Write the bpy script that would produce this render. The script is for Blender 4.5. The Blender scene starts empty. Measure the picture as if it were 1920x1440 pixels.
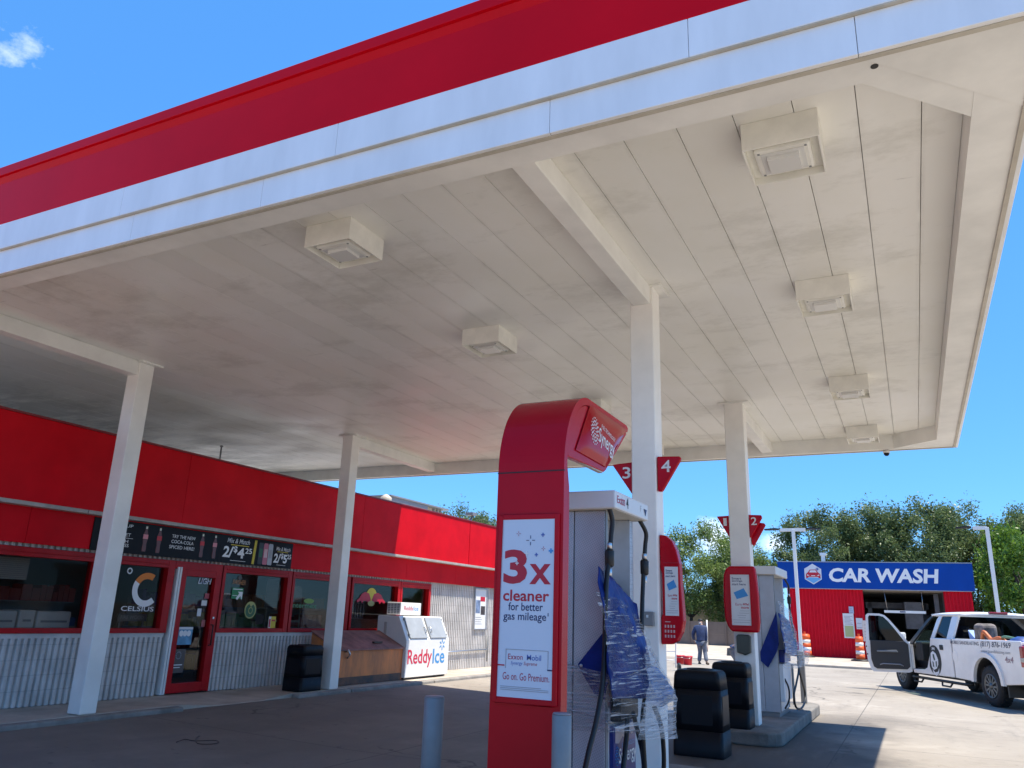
import bpy, bmesh, math, random
from mathutils import Vector, Matrix
R = math.radians
scene = bpy.context.scene
COL = scene.collection

# ------------------------------------------------------------------ camera
cam_d = bpy.data.cameras.new('camera'); cam = bpy.data.objects.new('camera', cam_d); COL.objects.link(cam)
yaw, pitch, roll = 0.46727, 0.286502, 0.03454
cy_, sy_, cp_, sp_ = math.cos(yaw), math.sin(yaw), math.cos(pitch), math.sin(pitch)
fw = Vector((-sy_*cp_, cy_*cp_, sp_)); r0 = Vector((cy_, sy_, 0)); u0 = r0.cross(fw)
rt = r0*math.cos(roll)+u0*math.sin(roll); up = u0*math.cos(roll)-r0*math.sin(roll)
M = Matrix((rt, up, -fw)).transposed().to_4x4(); M.translation = Vector((0, 0, 1.6))
cam.matrix_world = M
cam_d.sensor_width = 36; cam_d.lens = 1470.07/1920*36
cam_d.clip_start = 0.05; cam_d.clip_end = 4000
scene.camera = cam

# ------------------------------------------------------------------ world, sun, exposure
TO_SUN = Vector((.333, .12, 1)).normalized()
ELEV = math.asin(TO_SUN.z); AZ = math.atan2(TO_SUN.x, TO_SUN.y)
w = bpy.data.worlds.new('World'); scene.world = w; w.use_nodes = True
nt = w.node_tree; nt.nodes.clear()
def N(t, ty, **k):
    n = t.nodes.new(ty)
    for a, b in k.items():
        if a in n.bl_rna.properties and not n.bl_rna.properties[a].is_readonly: setattr(n, a, b)
    return n
sky = N(nt, 'ShaderNodeTexSky'); sky.sky_type = 'NISHITA'; sky.sun_disc = False
sky.sun_elevation = ELEV; sky.sun_rotation = AZ; sky.altitude = 200; sky.air_density = 1.0; sky.dust_density = 0.0; sky.ozone_density = 4.0
bg = N(nt, 'ShaderNodeBackground'); bg.inputs[1].default_value = 0.128
out = N(nt, 'ShaderNodeOutputWorld')
# a few small fair-weather clouds, placed by sky direction
tc = N(nt, 'ShaderNodeTexCoord')
nz = N(nt, 'ShaderNodeTexNoise'); nz.inputs['Scale'].default_value = 9; nz.inputs['Detail'].default_value = 8; nz.inputs['Roughness'].default_value = .62
mp = N(nt, 'ShaderNodeMapping'); mp.inputs['Scale'].default_value = (1, 1, 1.7)
nt.links.new(tc.outputs['Generated'], mp.inputs[0]); nt.links.new(mp.outputs[0], nz.inputs[0])
def dirpatch(d, rad, lo, hi):
    dn = N(nt, 'ShaderNodeVectorMath', operation='DISTANCE'); nt.links.new(tc.outputs['Generated'], dn.inputs[0]); dn.inputs[1].default_value = d
    m = N(nt, 'ShaderNodeMapRange'); m.inputs[1].default_value = 0; m.inputs[2].default_value = rad; m.inputs[3].default_value = hi; m.inputs[4].default_value = lo
    nt.links.new(dn.outputs['Value'], m.inputs[0]); return m.outputs[0]
def camdir(x, y):
    d = fw + rt*((x-960)/1470.07) - up*((y-720)/1470.07); return tuple(d.normalized())
acc = None
for x, y, rad, hi in ((15, 95, .085, .29), (-60, 115, .08, .40), (1340, 1005, .075, .50), (1300, 1020, .06, .45), (1460, 1024, .035, .42), (1210, 1012, .05, .4)):
    o = dirpatch(camdir(x, y), rad, 0.0, hi)
    if acc is None: acc = o
    else:
        a = N(nt, 'ShaderNodeMath', operation='MAXIMUM'); nt.links.new(acc, a.inputs[0]); nt.links.new(o, a.inputs[1]); acc = a.outputs[0]
ad = N(nt, 'ShaderNodeMath', operation='ADD'); nt.links.new(acc, ad.inputs[0]); nt.links.new(nz.outputs[0], ad.inputs[1])
mr = N(nt, 'ShaderNodeMapRange'); mr.inputs[1].default_value = .76; mr.inputs[2].default_value = 1.05; mr.inputs[3].default_value = 0; mr.inputs[4].default_value = .85
nt.links.new(ad.outputs[0], mr.inputs[0])
mx = N(nt, 'ShaderNodeMix', data_type='RGBA'); mx.inputs['B'].default_value = (6.5, 6.9, 7.4, 1)
tn = N(nt, 'ShaderNodeMix', data_type='RGBA', blend_type='MULTIPLY'); tn.inputs['Factor'].default_value = 1; tn.inputs['B'].default_value = (.46, .74, 1.0, 1); nt.links.new(sky.outputs[0], tn.inputs['A'])
t2 = N(nt, 'ShaderNodeMix', data_type='RGBA'); t2.inputs['Factor'].default_value = .5; t2.inputs['B'].default_value = (.42, 1.75, 4.3, 1); nt.links.new(tn.outputs['Result'], t2.inputs['A'])
nt.links.new(mr.outputs[0], mx.inputs['Factor']); nt.links.new(t2.outputs['Result'], mx.inputs['A'])
nt.links.new(mx.outputs['Result'], bg.inputs[0]); nt.links.new(bg.outputs[0], out.inputs[0])
sd = bpy.data.lights.new('sun', 'SUN'); sd.energy = 4.15; sd.angle = R(.53); sd.color = (1, .93, .80)
sun = bpy.data.objects.new('sun', sd); COL.objects.link(sun); sun.rotation_euler = TO_SUN.to_track_quat('Z', 'Y').to_euler(); sun.location = (20, 10, 40)
scene.view_settings.view_transform = 'Standard'; scene.view_settings.look = 'None'
scene.view_settings.exposure = 1.05; scene.view_settings.gamma = 1
scene.cycles.max_bounces = 10; scene.cycles.diffuse_bounces = 6; scene.cycles.glossy_bounces = 4; scene.cycles.transparent_max_bounces = 16
scene.cycles.sample_clamp_indirect = 6
try: scene.cycles.use_denoising = True
except Exception: pass

# ------------------------------------------------------------------ helpers
F = {}            # object -> frame of its thing
def mat(name, col, rough=.5, metal=0, var=0, vs=3, bump=0, bs=40, stretch=(1, 1, 1), col2=None, spec=.5, coat=0, dirt=None):
    m = bpy.data.materials.new(name); m.use_nodes = True; t = m.node_tree
    b = t.nodes['Principled BSDF']; b.inputs['Roughness'].default_value = rough; b.inputs['Metallic'].default_value = metal
    b.inputs['Specular IOR Level'].default_value = spec; b.inputs['Coat Weight'].default_value = coat
    c = (*col, 1); b.inputs['Base Color'].default_value = c
    if var or bump or col2:
        tc = N(t, 'ShaderNodeTexCoord'); mp = N(t, 'ShaderNodeMapping'); mp.inputs['Scale'].default_value = stretch
        t.links.new(tc.outputs['Object'], mp.inputs[0])
    if var or col2:
        n = N(t, 'ShaderNodeTexNoise'); n.inputs['Scale'].default_value = vs; n.inputs['Detail'].default_value = 7; n.inputs['Roughness'].default_value = .6
        t.links.new(mp.outputs[0], n.inputs[0])
        rm = N(t, 'ShaderNodeMapRange'); rm.inputs[1].default_value = .33; rm.inputs[2].default_value = .68
        t.links.new(n.outputs[0], rm.inputs[0])
        x = N(t, 'ShaderNodeMix', data_type='RGBA'); x.inputs['A'].default_value = (*(col2 or [v*(1-var) for v in col]), 1)
        x.inputs['B'].default_value = (*[min(1, v*(1+var*.5)) for v in col], 1) if not col2 else c
        t.links.new(rm.outputs[0], x.inputs['Factor']); t.links.new(x.outputs['Result'], b.inputs['Base Color'])
        rr = N(t, 'ShaderNodeMapRange'); rr.inputs[3].default_value = min(1, rough*1.25); rr.inputs[4].default_value = rough*.85
        t.links.new(n.outputs[0], rr.inputs[0]); t.links.new(rr.outputs[0], b.inputs['Roughness'])
    if bump:
        n2 = N(t, 'ShaderNodeTexNoise'); n2.inputs['Scale'].default_value = bs; n2.inputs['Detail'].default_value = 5
        t.links.new(mp.outputs[0], n2.inputs[0])
        bp = N(t, 'ShaderNodeBump'); bp.inputs['Strength'].default_value = bump; bp.inputs['Distance'].default_value = .02
        t.links.new(n2.outputs[0], bp.inputs['Height']); t.links.new(bp.outputs[0], b.inputs['Normal'])
    return m
def glass(name, tint, gloss=.9, rough=.02, trans=True):
    m = bpy.data.materials.new(name); m.use_nodes = True; t = m.node_tree; t.nodes.clear()
    o = N(t, 'ShaderNodeOutputMaterial'); g = N(t, 'ShaderNodeBsdfGlossy'); g.inputs['Roughness'].default_value = rough
    tr = N(t, 'ShaderNodeBsdfTransparent'); tr.inputs[0].default_value = (*tint, 1)
    fr = N(t, 'ShaderNodeFresnel'); fr.inputs[0].default_value = 1.5
    ml = N(t, 'ShaderNodeMath', operation='MULTIPLY'); ml.inputs[1].default_value = gloss
    mx = N(t, 'ShaderNodeMixShader'); t.links.new(fr.outputs[0], ml.inputs[0]); t.links.new(ml.outputs[0], mx.inputs[0])
    t.links.new(tr.outputs[0], mx.inputs[1]); t.links.new(g.outputs[0], mx.inputs[2]); t.links.new(mx.outputs[0], o.inputs[0]); return m

def thing(name, label, cat, loc=(0, 0, 0), rotz=0, group=None):
    o = bpy.data.objects.new(name, None); COL.objects.link(o); o.empty_display_size = .2
    o.location = loc; o.rotation_euler = (0, 0, rotz); o['label'] = label; o['category'] = cat
    if group: o['group'] = group
    F[o.name] = Matrix.Translation(loc) @ Matrix.Rotation(rotz, 4, 'Z'); return o
def tag(o, label, cat, group=None):
    o['label'] = label; o['category'] = cat
    if group: o['group'] = group
    return o
def kind(o, k): o['kind'] = k; return o

class MB:
    def __init__(s): s.b = bmesh.new()
    def face(s, pts):
        vs = [s.b.verts.new(p) for p in pts]; s.b.faces.new(vs); return s
    def box(s, x0, x1, y0, y1, z0, z1, rot=0, piv=None):
        v = [Vector((x, y, z)) for x in (x0, x1) for y in (y0, y1) for z in (z0, z1)]
        if rot:
            c = Vector(piv or ((x0+x1)/2, (y0+y1)/2, 0)); Rm = Matrix.Rotation(rot, 3, 'Z'); v = [Rm @ (p-c)+c for p in v]
        v = [s.b.verts.new(p) for p in v]
        for q in ((0, 1, 3, 2), (4, 6, 7, 5), (0, 4, 5, 1), (2, 3, 7, 6), (0, 2, 6, 4), (1, 5, 7, 3)): s.b.faces.new([v[i] for i in q])
        return s
    def prism(s, pts, d):
        d = Vector(d); a = [s.b.verts.new(p) for p in pts]; c = [s.b.verts.new(Vector(p)+d) for p in pts]; n = len(pts)
        s.b.faces.new(a); s.b.faces.new(c[::-1])
        for i in range(n): s.b.faces.new([a[i], c[i], c[(i+1) % n], a[(i+1) % n]])
        return s
    def tube(s, pts, r, n=8, cap=True):
        pts = [Vector(p) for p in pts]; rs = r if isinstance(r, (list, tuple)) else [r]*len(pts); prev = None; rings = []
        for i, p in enumerate(pts):
            t = (pts[min(i+1, len(pts)-1)]-pts[max(i-1, 0)]).normalized()
            if prev is None: a = t.orthogonal().normalized()
            else: a = (prev-t*prev.dot(t)).normalized()
            prev = a; b = t.cross(a)
            rings.append([s.b.verts.new(p+(a*math.cos(q)+b*math.sin(q))*rs[i]) for q in [2*math.pi*k/n for k in range(n)]])
        for A, B in zip(rings, rings[1:]):
            for k in range(n):
                f = s.b.faces.new([A[k], A[(k+1) % n], B[(k+1) % n], B[k]]); f.smooth = True
        if cap: s.b.faces.new(rings[0][::-1]); s.b.faces.new(rings[-1])
        return s
    def lathe(s, prof, c=(0, 0, 0), n=20, axis='Z'):
        rings = []
        for r, h in prof:
            ring = []
            for k in range(n):
                q = 2*math.pi*k/n; a, b = r*math.cos(q), r*math.sin(q)
                p = (a, b, h) if axis == 'Z' else ((a, h, b) if axis == 'Y' else (h, a, b))
                ring.append(s.b.verts.new(Vector(p)+Vector(c)))
            rings.append(ring)
        for A, B in zip(rings, rings[1:]):
            for k in range(n):
                f = s.b.faces.new([A[k], A[(k+1) % n], B[(k+1) % n], B[k]]); f.smooth = True
        if prof[0][0] > 1e-4: s.b.faces.new(rings[0])
        if prof[-1][0] > 1e-4: s.b.faces.new(rings[-1])
        return s
    def build(s, name, m, parent=None, local=False, bevel=0, smooth=False, sub=0, seg=2):
        bmesh.ops.remove_doubles(s.b, verts=s.b.verts, dist=1e-5)
        bmesh.ops.recalc_face_normals(s.b, faces=s.b.faces)
        if parent is not None and not local: s.b.transform(F[parent.name].inverted())
        me = bpy.data.meshes.new(name); 
        if smooth:
            for f in s.b.faces: f.smooth = True
        s.b.to_mesh(me); s.b.free()
        for q in (m if isinstance(m, (list, tuple)) else [m]): me.materials.append(q)
        o = bpy.data.objects.new(name, me); COL.objects.link(o)
        if parent is not None: o.parent = parent; F[o.name] = F[parent.name]
        else: F[o.name] = Matrix.Identity(4)
        if bevel:
            md = o.modifiers.new('bevel', 'BEVEL'); md.width = bevel; md.segments = seg; md.limit_method = 'ANGLE'; md.angle_limit = R(40)
        if sub:
            md = o.modifiers.new('sub', 'SUBSURF'); md.levels = sub; md.render_levels = sub
        return o
def B(*a, **k): return MB().box(*a, **k)
def text(name, s, m, parent, o, r, u, h=None, wd=None, bold=0, shear=0, local=False, gap=1.0, center=False, thick=0):
    c = bpy.data.curves.new('txt', 'FONT'); c.body = s; c.offset = bold; c.shear = shear; c.space_character = gap; c.size = 1; c.resolution_u = 3
    if '\n' in s: c.space_line = .95
    if center: c.align_x = 'CENTER'
    ob = bpy.data.objects.new('txt', c); COL.objects.link(ob)
    dg = bpy.context.evaluated_depsgraph_get(); me = bpy.data.meshes.new_from_object(ob.evaluated_get(dg)); bpy.data.objects.remove(ob); bpy.data.curves.remove(c)
    xs = [v.co.x for v in me.vertices]; ys = [v.co.y for v in me.vertices]
    x0, x1, y0, y1 = min(xs), max(xs), min(ys), max(ys)
    sy = h/(y1-y0) if h else wd/(x1-x0); sx = wd/(x1-x0) if wd else sy
    o, r, u = Vector(o), Vector(r).normalized(), Vector(u).normalized()
    inv = F[parent.name].inverted() if (parent is not None and not local) else Matrix.Identity(4)
    for v in me.vertices: v.co = inv @ (o+r*((v.co.x-x0)*sx)+u*((v.co.y-y0)*sy))
    me.name = name; me.materials.clear(); me.materials.append(m)
    ob = bpy.data.objects.new(name, me); COL.objects.link(ob)
    if parent is not None: ob.parent = parent; F[ob.name] = F[parent.name]
    return ob
def disc(c, r, u, ra, rb=None, n=28, a0=0, a1=2*math.pi):
    c, r, u = Vector(c), Vector(r), Vector(u); rb = rb or ra
    return [c+r*(ra*math.cos(a0+(a1-a0)*k/n))+u*(rb*math.sin(a0+(a1-a0)*k/n)) for k in range(n + (1 if a1-a0 < 6.28 else 0))]
X_, Y_, Z_ = Vector((1, 0, 0)), Vector((0, 1, 0)), Vector((0, 0, 1))

# ------------------------------------------------------------------ materials
M_red = mat('red_paint', (.50, .003, .014), .22, var=.12, vs=1.2, spec=.16, bump=.03, bs=3)
M_redd = mat('red_fascia', (.68, .002, .012), .14, var=.10, vs=.7, spec=.10, bump=.12, bs=1.0)
M_redp = mat('red_panel', (.62, .004, .012), .42, var=.16, vs=1.3, spec=.08, bump=.15, bs=1.6)
M_redframe = mat('red_frame', (.42, .006, .010), .35, var=.2, vs=3, spec=.2)
M_white = mat('white_paint', (.74, .74, .72), .38, var=.06, vs=2)
M_wfas = mat('white_fascia', (.88, .89, .90), .28, var=.09, vs=1.6, bump=.10, bs=1.1, stretch=(1.6, 1.6, .35))
M_cream = mat('cream_trim', (.55, .50, .41), .5, var=.15, vs=4)
M_lettw = mat('white_letter', (.80, .80, .80), .5)
M_black = mat('black_plastic', (.007, .008, .011), .45, var=.2, vs=4, bump=.06, bs=300, spec=.2)
M_rubber = mat('black_rubber', (.012, .012, .012), .5)
M_steel = mat('brushed_steel', (.55, .56, .58), .32, metal=1, var=.1, vs=20)
M_dark = mat('dark_interior', (.02, .02, .023), .7, var=.3)
M_grey = mat('grey_paint', (.22, .23, .235), .42, var=.12, vs=6, bump=.05, bs=60)
M_navy = mat('navy_print', (.01, .02, .10), .5)
M_blue = mat('blue_sign', (.002, .055, .32), .35, var=.15, vs=.6, spec=.15)
M_lblue = mat('light_blue', (.05, .28, .62), .45)
M_paper = mat('paper_white', (.72, .72, .72), .6, var=.04)
M_poster = mat('poster_white', (.62, .66, .74), .3, var=.03)
M_redprint = mat('red_print', (.48, .008, .03), .45)
M_greyprint = mat('grey_print', (.30, .30, .32), .6)
M_yellow = mat('yellow_print', (.62, .48, .03), .5)
M_green = mat('green_print', (.02, .22, .08), .5)
M_orange = mat('orange_print', (.75, .20, .01), .5)
M_tarp = mat('blue_tarp', (.007, .025, .19), .42, spec=.18, var=.3, vs=6, bump=.5, bs=14)

def mat_concrete():
    m = bpy.data.materials.new('concrete_paving'); m.use_nodes = True; t = m.node_tree; b = t.nodes['Principled BSDF']
    tc = N(t, 'ShaderNodeTexCoord'); co = tc.outputs['Object']
    def noise(sc, det, ro=.6, st=(1, 1, 1)):
        mp = N(t, 'ShaderNodeMapping'); mp.inputs['Scale'].default_value = st; t.links.new(co, mp.inputs[0])
        n = N(t, 'ShaderNodeTexNoise'); n.inputs['Scale'].default_value = sc; n.inputs['Detail'].default_value = det; n.inputs['Roughness'].default_value = ro
        t.links.new(mp.outputs[0], n.inputs[0]); return n.outputs[0]
    def rng(x, a, b_, c=0, d=1):
        r = N(t, 'ShaderNodeMapRange'); r.inputs[1].default_value = a; r.inputs[2].default_value = b_; r.inputs[3].default_value = c; r.inputs[4].default_value = d
        t.links.new(x, r.inputs[0]); return r.outputs[0]
    def mix(f, A, Bc):
        x = N(t, 'ShaderNodeMix', data_type='RGBA'); t.links.new(f, x.inputs['Factor'])
        for k, v in (('A', A), ('B', Bc)):
            if isinstance(v, tuple): x.inputs[k].default_value = (*v, 1)
            else: t.links.new(v, x.inputs[k])
        return x.outputs['Result']
    def mth(op, a, b_=None):
        n = N(t, 'ShaderNodeMath', operation=op)
        for i, v in enumerate((a, b_)):
            if v is None: continue
            if isinstance(v, (int, float)): n.inputs[i].default_value = v
            else: t.links.new(v, n.inputs[i])
        return n.outputs[0]
    c = mix(rng(noise(.35, 8), .35, .65), (.235, .205, .17), (.37, .33, .28))
    c = mix(rng(noise(3.2, 8, .7), .44, .60), c, (.30, .265, .22))
    # oily, tyre-worn paving plus painted canopy shade, fading out at the shadow edge
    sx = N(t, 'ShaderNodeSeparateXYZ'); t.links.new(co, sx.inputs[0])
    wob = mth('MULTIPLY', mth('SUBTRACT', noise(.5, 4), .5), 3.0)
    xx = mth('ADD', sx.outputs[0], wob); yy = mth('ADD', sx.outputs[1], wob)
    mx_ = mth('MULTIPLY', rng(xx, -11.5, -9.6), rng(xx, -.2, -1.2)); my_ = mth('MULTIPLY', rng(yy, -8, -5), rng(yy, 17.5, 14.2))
    shaded_lane = mth('MULTIPLY', mx_, my_)
    oil_shade = mth('MULTIPLY', shaded_lane, rng(noise(.8, 7, .65), .30, .62, .62, 1.0))
    c = mix(oil_shade, c, (.165, .142, .118))
    c = mix(mth('MULTIPLY', mth('MULTIPLY', shaded_lane, rng(xx, -4.5, -2.5)), .62), c, (.035, .031, .028))  # dark stains by the islands plus more painted shade, where skylight reaches in
    streak = mth('MULTIPLY', rng(noise(2.0, 6, .6, (1.0, .22, 1)), .52, .70), mth('MULTIPLY', shaded_lane, .8))
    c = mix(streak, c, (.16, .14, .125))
    spots = mth('MULTIPLY', rng(noise(7, 3, .5), .66, .74), .55)
    c = mix(spots, c, (.06, .055, .05))
    # hairline cracks and scattered dark gum and tyre marks
    vv = N(t, 'ShaderNodeVectorMath', operation='MULTIPLY_ADD'); nn = N(t, 'ShaderNodeTexNoise'); nn.inputs['Scale'].default_value = 1.3; nn.inputs['Detail'].default_value = 5; t.links.new(co, nn.inputs[0])
    t.links.new(nn.outputs['Color'], vv.inputs[0]); vv.inputs[1].default_value = (1.4, 1.4, 0); t.links.new(co, vv.inputs[2])
    vo = N(t, 'ShaderNodeTexVoronoi', feature='DISTANCE_TO_EDGE'); vo.inputs['Scale'].default_value = .17; t.links.new(vv.outputs[0], vo.inputs['Vector'])
    crack = mth('MULTIPLY', rng(vo.outputs['Distance'], .0045, .0015), rng(noise(.3, 3), .45, .55)); c = mix(mth('MULTIPLY', crack, .7), c, (.05, .045, .04))
    tyre = mth('MULTIPLY', rng(noise(.55, 7, .68, (1.9, .35, 1)), .56, .70), .45); c = mix(tyre, c, (.13, .115, .10))
    # saw-cut slab joints
    def joint(s, period, off):
        f = mth('FRACT', mth('MULTIPLY', mth('ADD', s, off), 1/period)); f = mth('ABSOLUTE', mth('SUBTRACT', f, .5)); return rng(f, .4975, .499)
    j = mth('MAXIMUM', joint(sx.outputs[0], 4.6, 1.1), joint(sx.outputs[1], 4.6, .9))
    c = mix(mth('MULTIPLY', j, .75), c, (.05, .045, .04))
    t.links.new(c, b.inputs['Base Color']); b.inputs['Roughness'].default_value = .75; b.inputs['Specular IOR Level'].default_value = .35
    bp = N(t, 'ShaderNodeBump'); bp.inputs['Strength'].default_value = .35; bp.inputs['Distance'].default_value = .01
    t.links.new(noise(45, 6, .7), bp.inputs['Height']); t.links.new(bp.outputs[0], b.inputs['Normal'])
    return m
M_conc = mat_concrete()
M_walk = mat('sidewalk_concrete', (.46, .40, .33), .75, var=.3, vs=1.6, bump=.25, bs=40)
M_kerb = mat('kerb_concrete', (.26, .24, .215), .75, var=.35, vs=3, bump=.3, bs=40)

def mat_deck():
    m = mat('deck_white_metal', (.70, .66, .58), .42, spec=.5); t = m.node_tree; b = t.nodes['Principled BSDF']
    tc = N(t, 'ShaderNodeTexCoord'); co = tc.outputs['Object']
    def noise(sc, st, det=7, ro=.62):
        mp = N(t, 'ShaderNodeMapping'); mp.inputs['Scale'].default_value = st; t.links.new(co, mp.inputs[0])
        n = N(t, 'ShaderNodeTexNoise'); n.inputs['Scale'].default_value = sc; n.inputs['Detail'].default_value = det; n.inputs['Roughness'].default_value = ro
        t.links.new(mp.outputs[0], n.inputs[0]); return n.outputs[0]
    def rng(x, a, b_, c=0, d=1):
        r = N(t, 'ShaderNodeMapRange'); r.inputs[1].default_value = a; r.inputs[2].default_value = b_; r.inputs[3].default_value = c; r.inputs[4].default_value = d
        t.links.new(x, r.inputs[0]); return r.outputs[0]
    def mix(f, A, Bc):
        x = N(t, 'ShaderNodeMix', data_type='RGBA'); t.links.new(f, x.inputs['Factor'])
        for k, v in (('A', A), ('B', Bc)):
            if isinstance(v, tuple): x.inputs[k].default_value = (*v, 1)
            else: t.links.new(v, x.inputs[k])
        return x.outputs['Result']
    c = mix(rng(noise(.55, (1.2, .8, 1)), .38, .68), (.93, .915, .86), (.87, .85, .76))
    sm = N(t, 'ShaderNodeMath', operation='MULTIPLY'); t.links.new(rng(noise(.62, (1.0, 1.5, 1), 9, .70), .525, .64), sm.inputs[0]); sm.inputs[1].default_value = .30
    c = mix(sm.outputs[0], c, (.40, .38, .30))
    def mth(op, a, b_=None):
        n = N(t, 'ShaderNodeMath', operation=op)
        for i, v in enumerate((a, b_)):
            if v is None: continue
            if isinstance(v, (int, float)): n.inputs[i].default_value = v
            else: t.links.new(v, n.inputs[i])
        return n.outputs[0]
    sq = N(t, 'ShaderNodeSeparateXYZ'); t.links.new(co, sq.inputs[0]); pc_ = mth('MULTIPLY', mth('SUBTRACT', sq.outputs[0], 6.58), 2.5)
    wn_ = N(t, 'ShaderNodeTexWhiteNoise', noise_dimensions='1D'); t.links.new(mth('FLOOR', pc_), wn_.inputs['W']); c = mix(mth('MULTIPLY', wn_.outputs['Value'], .22), c, (.62, .60, .54))
    ed_ = mth('ABSOLUTE', mth('SUBTRACT', mth('FRACT', pc_), .5)); jd = mth('MULTIPLY', rng(ed_, .40, .5), rng(noise(1.5, (3, .8, 1), 8, .7), .46, .68)); c = mix(mth('MULTIPLY', jd, .32), c, (.26, .24, .20))
    sc_ = mth('MULTIPLY', rng(noise(3.5, (.5, 5.0, 1), 6, .75), .66, .70), .35); c = mix(sc_, c, (.22, .20, .17))
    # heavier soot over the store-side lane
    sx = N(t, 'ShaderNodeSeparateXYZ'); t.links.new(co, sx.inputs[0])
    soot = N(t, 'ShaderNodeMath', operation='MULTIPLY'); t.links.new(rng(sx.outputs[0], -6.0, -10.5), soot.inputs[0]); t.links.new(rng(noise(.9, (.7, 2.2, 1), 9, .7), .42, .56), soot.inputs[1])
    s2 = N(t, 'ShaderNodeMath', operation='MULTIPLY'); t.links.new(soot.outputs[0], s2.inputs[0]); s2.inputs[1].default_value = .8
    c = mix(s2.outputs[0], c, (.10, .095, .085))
    t.links.new(c, b.inputs['Base Color'])
    t.links.new(rng(noise(.8, (1, 1.5, 1)), .3, .7, .28, .5), b.inputs['Roughness'])
    return m
M_deck = mat_deck()
M_beam = mat('beam_white', (.88, .865, .81), .45, var=.14, vs=1.2)
M_colm = mat('column_white', (.92, .89, .83), .42, var=.10, vs=1.5)
M_light = mat('fixture_white', (.88, .86, .78), .4, var=.1, vs=5)
M_lens = mat('fixture_lens', (.75, .74, .70), .25)

# ------------------------------------------------------------------ ground
g = MB(); xs = [-1500, -60, -9.78, -9.74, -6.2, 60, 1500]; zx = [.09, .09, .09, .09, 0, 0, 0]
ys = [-1500, -40, 60, 1500]
for i in range(6):
    for j in range(3):
        g.face([(xs[i], ys[j], zx[i]), (xs[i+1], ys[j], zx[i+1]), (xs[i+1], ys[j+1], zx[i+1]), (xs[i], ys[j+1], zx[i])])
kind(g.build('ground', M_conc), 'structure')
sw = MB(); sw.box(-11.4, -9.9, -6, 9.0, .0, .15); sw.box(-11.4, -9.9, 11.5, 26, 0, .15); 
sw.prism([(-11.4, 9.0, .15), (-9.9, 9.0, .15), (-9.9, 9.8, .10), (-9.9, 10.8, .10), (-9.9, 11.5, .15), (-11.4, 11.5, .15)], (0, 0, -.09))
kind(sw.build('sidewalk', M_walk, bevel=.01), 'structure')
kb = MB()
for a, b_ in ((-6, -2.05), (-2, 1.95), (2, 5.45), (5.5, 9.0), (11.5, 12.98), (13.0, 15.98), (16, 18.98), (19, 22.4), (22.45, 26)): kb.box(-9.9, -9.74, a, b_, 0, .152)
kind(kb.build('kerb', M_kerb, bevel=.025), 'structure')
M_isl = mat('island_concrete', (.20, .185, .165), .8, var=.4, vs=2.5, bump=.3, bs=40)
def island(y0, y1):
    i = MB(); c = .28; x0, x1 = -2.78, -1.77; pts = []
    for cx, cy, a in ((x1-c, y0+c, -90), (x1-c, y1-c, 0), (x0+c, y1-c, 90), (x0+c, y0+c, 180)):
        for k in range(5): q = R(a+k*22.5); pts.append((cx+c*math.cos(q), cy+c*math.sin(q), 0))
    i.prism(pts, (0, 0, .18)); return kind(i.build('pump_island', M_isl, bevel=.025), 'structure')
island(4.3, 8.75); island(11.9, 17.1)
pad = MB(); pad.box(-40, 9, 35.6, 75, -.05, .10); kind(pad.build('pavement', M_walk, bevel=.03), 'structure')

# ------------------------------------------------------------------ canopy
can = thing('fuel_canopy', 'long flat white fuel canopy with red and white fascia over the pumps', 'canopy', (-6.2, 10.1, 0))
CX0, CX1, CY0, CY1 = -22.0, .99, 4.26, 16.05; ZB, ZD = 4.78, 5.05
dk = MB(); x = .63
seams = [.38-.4*k for k in range(0, 58)]; e = [.64]+seams; 
for a, b_ in zip(e, e[1:]):
    if b_ < CX0+.35: b_ = CX0+.35
    dk.box(b_+.0028, a-.0028, CY0+.30, CY1-.17, ZD, ZD+.04)
    if b_ == CX0+.35: break
dk.build('deck', M_deck, can)
B(CX0+.06, CX1-.06, CY0+.06, CY1-.06, ZD+.07, ZD+.12).build('roof', M_white, can)
gb = MB(); i0 = CY0+.04
gb.box(CX0+.04, CX1-.04, i0, CY0+.30, ZB+.008, ZD+.055); gb.box(CX0+.04, CX1-.04, CY1-.17, CY1-.04, ZB+.008, ZD+.055)
gb.box(.64, CX1-.04, CY0+.30, CY1-.17, ZB+.011, ZD+.055); gb.box(CX0+.04, CX0+.35, CY0+.30, CY1-.17, ZB+.011, ZD+.055)
gb.build('perimeter_beam', M_beam, can)
for gp in (0, 1):      # diagonal gutter covers at the two right-hand corners
    ch = MB()
    ch.prism([[(.02, CY0+.30, ZB+.014), (.64, CY0+.94, ZB+.014), (.64, CY0+.30, ZB+.014)], [(-.05, CY1-.17, ZB+.014), (.64, CY1-.17, ZB+.014), (.64, CY1-.75, ZB+.014)]][gp], (0, 0, .28))
    ch.build('corner_gusset', M_beam, can)
tri = MB(); tri.prism([(.03, CY0+.05, ZB+.002), (CX1-.06, CY0+.05, ZB+.002), (CX1-.06, CY0+.93, ZB+.002)], (0, 0, .005)); tri.build('corner_soffit', M_beam, can)
def ring(z0, z1, t, m, name, o0=0, gaps=None):
    f = MB(); a0, a1, b0, b1 = CX0-o0, CX1+o0, CY0-o0, CY1+o0
    cuts = [a0]+[c for c in (gaps or [])]+[a1]
    for p, q in zip(cuts, cuts[1:]):
        gp = .0016 if gaps else 0
        f.box(p+(gp if p > a0 else 0), q-(gp if q < a1 else 0), b0, b0+t, z0, z1); f.box(p, q, b1-t, b1, z0, z1)
    f.box(a0, a0+t, b0+t, b1-t, z0, z1); f.box(a1-t, a1, b0+t, b1-t, z0, z1); return f.build(name, m, can, bevel=.004)
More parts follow.
